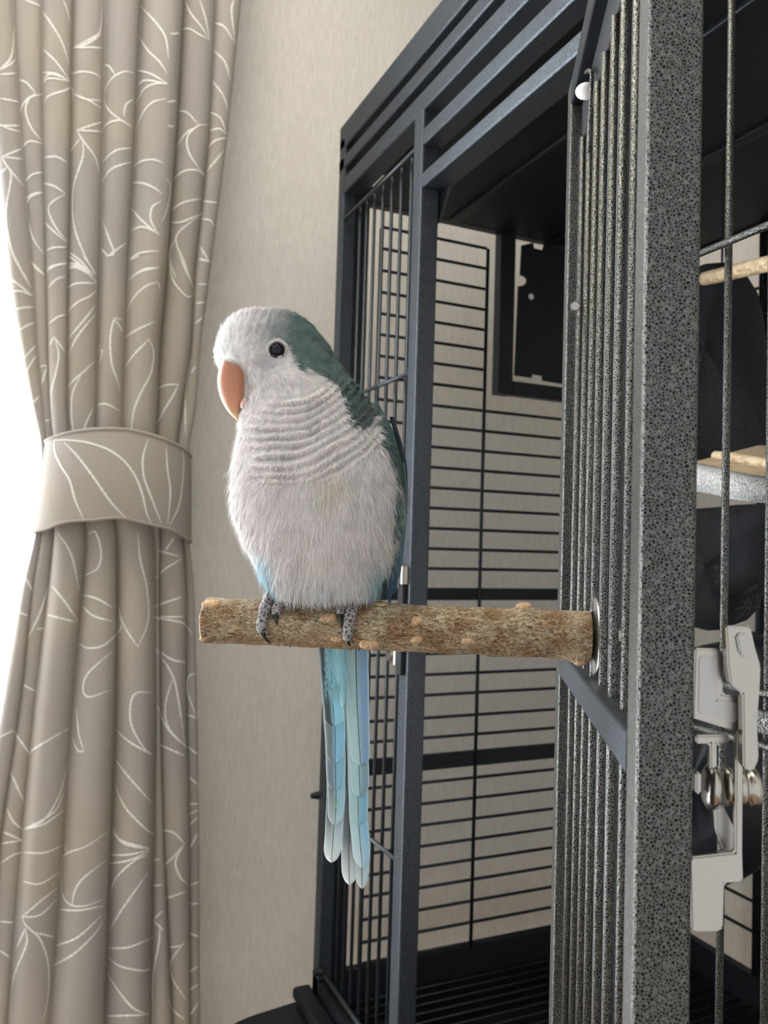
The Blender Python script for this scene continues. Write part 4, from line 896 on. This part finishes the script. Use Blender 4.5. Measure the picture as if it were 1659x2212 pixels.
# ---- feet: two toes in front and two behind each, claws, scaly skin
def foot(cx, toes):
    t0 = tpx(cx)
    ft = MB(); hip = ppt(t0, math.radians(88), .013)-A_*-.002
    tube(ft, [hip+Z*.006, hip, ppt(t0, math.radians(86), .0055)], [.0036, .0034, .0036], 16)
    o = BR(ft.build('foot', M['scale'], par), par)
    for (xa, xb, y_end, rad, claw) in toes:
        ta, tb2 = tpx(xa), tpx(xb); a_end = pang(xb, y_end) if claw[0] != 'back' else None
        a0 = math.radians(96); a1 = a_end if a_end is not None else math.radians(215)
        K = 16; pts = []; rads = []
        for i in range(K+1):
            s = i/K; a = a0+(a1-a0)*s; t = t0+(ta-t0)*min(1, s*4) if s < .25 else ta+(tb2-ta)*(s-.25)/.75
            joint = 1+.09*math.cos(s*math.pi*7); rr2 = rad*(1-.22*s)*joint
            pts.append(PC+NL*t+prad(a)*(RPX*1.03+rr2*.88)); rads.append(rr2)
        pts.append(pts[-1]+(pts[-1]-pts[-2]).normalized()*rads[-1]*.5); rads.append(rads[-1]*.5)
        tm = one(tube, pts, rads, 16); to = tm.build('toe', M['scale'], o); to.matrix_parent_inverse = Matrix.Identity(4)
        p = pts[-2]
        if claw[0] == 'back': q = p+prad(a1+.35)*.003-Z*.004+A_*.001; cp = [p, p.lerp(q, .5), q]
        else:
            q = bp(claw[0], claw[1], -RPX*claw[2]); mdl = p.lerp(q, .5)-A_*.0010+NL*claw[3]; cp = catmull([p, mdl, q], 6)
        cr = np.linspace(1, .06, len(cp))**.8*.0016
        cm = one(tube, cp, cr.tolist(), 12); co = cm.build('claw', M['claw'], o); co.matrix_parent_inverse = Matrix.Identity(4)
foot(604, [(588, 580, 1354, .0034, (586, 1391, .95, .0006)), (618, 607, 1326, .0033, (601, 1351, 1.25, 0)), (592, 590, 0, .0032, ('back',)), (614, 616, 0, .0032, ('back',))])
foot(758, [(768, 760, 1370, .0033, (757, 1396, .9, 0)), (749, 742, 1326, .0031, (738, 1358, 1.25, 0)), (754, 752, 0, .0032, ('back',)), (768, 770, 0, .0032, ('back',))])

# ------------------------------------------------------------------ things inside the cage, seen through the right-hand bars
ht = MB(); yq = .66
pts = [(1500, 600), (1522, 576), (1560, 566), (1596, 592), (1612, 700), (1650, 780), (1690, 880), (1690, 975), (1560, 1002), (1500, 1002)]
def blob(mb, pts, y, th, seed):
    c = [onp(a, b_, (0, y, 0), Y) for a, b_ in pts]; cc = sum(c, Vector())/len(c); n = len(c); K = 8
    P = catmull(c+[c[0]], 6)[:-1]; n = len(P); V = []
    for k in range(K+1):
        s = math.sin(math.pi*k/K); dy = -th*math.cos(math.pi*k/K); f = max(.02, s**.6)
        for i, p in enumerate(P): V.append(cc+(p-cc)*f*(1+.02*mn.noise(p*60+Vector((seed, k, 0))))+Y*dy)
    mb.add(V, [(k*n+i, k*n+(i+1) % n, (k+1)*n+(i+1) % n, (k+1)*n+i) for k in range(K) for i in range(n)]+[tuple(range(n)), tuple(K*n+i for i in range(n-1, -1, -1))])
blob(ht, pts, yq, .04, 1)
tent = ht.build('hanging_tent', M['black_cloth'], label='black fleece sleeping tent hanging inside the cage', cat='pet tent')
top = on_y(1560, 566, yq)
hk = one(tube, [top-Z*.01, Vector((top.x, top.y, ZC+.001))], .0012, 8); hk.build('hanging_strap', M['black_cloth'], tent)
rd = MB(); a_, b_ = on_y(1540, 598, .55), on_y(1700, 560, .50); dirv = (b_-a_).normalized()
a2 = a_-dirv*.02; tube(rd, [a2, b_, b_+dirv*.10], .0062, 18)
rod = rd.build('wooden_rod_perch', M['pale_wood'], label='pale smooth wooden rod perch beside the black tent', cat='perch')
for e in (a2, b_+dirv*.1): 
    cpm = one(tube, [e-dirv*.002, e+dirv*.002], .0075, 14); cpm.build('end_cap', M['dark_metal'], rod)
# curved corner shelf with gritty edge
sh = MB(); top_ = []; pz = [(1485, 1006), (1530, 1014), (1580, 1027), (1640, 1038), (1720, 1048)]; pe = [(1485, 1062), (1530, 1066), (1580, 1078), (1640, 1086), (1720, 1090)]
ysf = [.475, .455, .44, .43, .43]
T = [on_y(a, b_, y) for (a, b_), y in zip(pz, ysf)]; Bt = [on_y(a, b_, y) for (a, b_), y in zip(pe, ysf)]
T, Bt = catmull(T, 6), catmull(Bt, 6); n = len(T); back = [p+Y*.10-X*.02+Z*.022 for p in T]; back2 = [p+Y*.10-X*.02+Z*.005 for p in Bt]
Vv = T+Bt+back+back2
sh.add(Vv, [(i, i+1, n+i+1, n+i) for i in range(n-1)]+[(2*n+i, 3*n+i, 3*n+i+1, 2*n+i+1) for i in range(n-1)]+[(n+i, n+i+1, 3*n+i+1, 3*n+i) for i in range(n-1)]+[(i+1, i, 2*n+i, 2*n+i+1) for i in range(n-1)]+[(0, n, 3*n, 2*n), (n-1, 3*n-1, 4*n-1, 2*n-1)])
shelf = sh.build('perch_shelf', M['grit'], label='curved shelf with gritty grey edge inside the cage', cat='shelf')
rm = MB(); tube(rm, [p+Y*.03+Z*.010+X*.0 for p in T], .0042, 10); rm.build('wooden_rim', M['pale_wood'], shelf, label='pale wooden rim')
tb3 = MB(); ids = [(i, i+1) for i in range(n-1)]
tt = [p+Y*.004+Z*.0030 for p in T]; tk = [p+Y*.0-Z*-.004 for p in back]
tb3.add(tt+tk, [(i, i+1, n+i+1, n+i) for i in range(n-1)]); tb3.build('wooden_top', M['pale_wood'], shelf)
# bunch of black toy rope below
ty = MB()
blob(ty, [(1480, 1100), (1690, 1090), (1700, 1150), (1690, 1240), (1612, 1290), (1590, 1345), (1500, 1350), (1470, 1200)], .60, .035, 4)
toy = ty.build('rope_toy', M['black_cloth'], label='black shaggy hanging toy below the curved shelf', cat='bird toy')
lp_ = MB(); g = random.Random(2)
for i in range(12):
    a, b_ = g.uniform(1590, 1640), g.uniform(1120, 1330); p = on_y(a, b_, .58); q = on_y(a+g.uniform(-25, 20), b_+g.uniform(-30, 30), .575); r_ = on_y(a-25, b_+10, .59)
    tube(lp_, catmull([p, q, r_], 8), .0007, 6)
lp_.build('rope_strands', M['black_cloth'], toy, kind='stuff')
q = on_y(1570, 1100, .60); one(tube, [q-Z*.01, Vector((q.x, q.y, ZC+.001))], .001, 8).build('hanging_cord', M['black_cloth'], toy)

# black food cup behind the latch
fc = MB(); blob(fc, [(1488, 1400), (1690, 1380), (1700, 1600), (1680, 1800), (1606, 1898), (1500, 1885), (1480, 1650)], .62, .05, 9)
cup = fc.build('food_cup', M['black_panel'], label='black plastic food cup inside the cage behind the latch', cat='food cup')
q = on_y(1560, 1500, .62); one(tube, [q+Z*.0, Vector((q.x, YB-.006, q.z))], .003, 8).build('bracket', M['dark_metal'], cup)
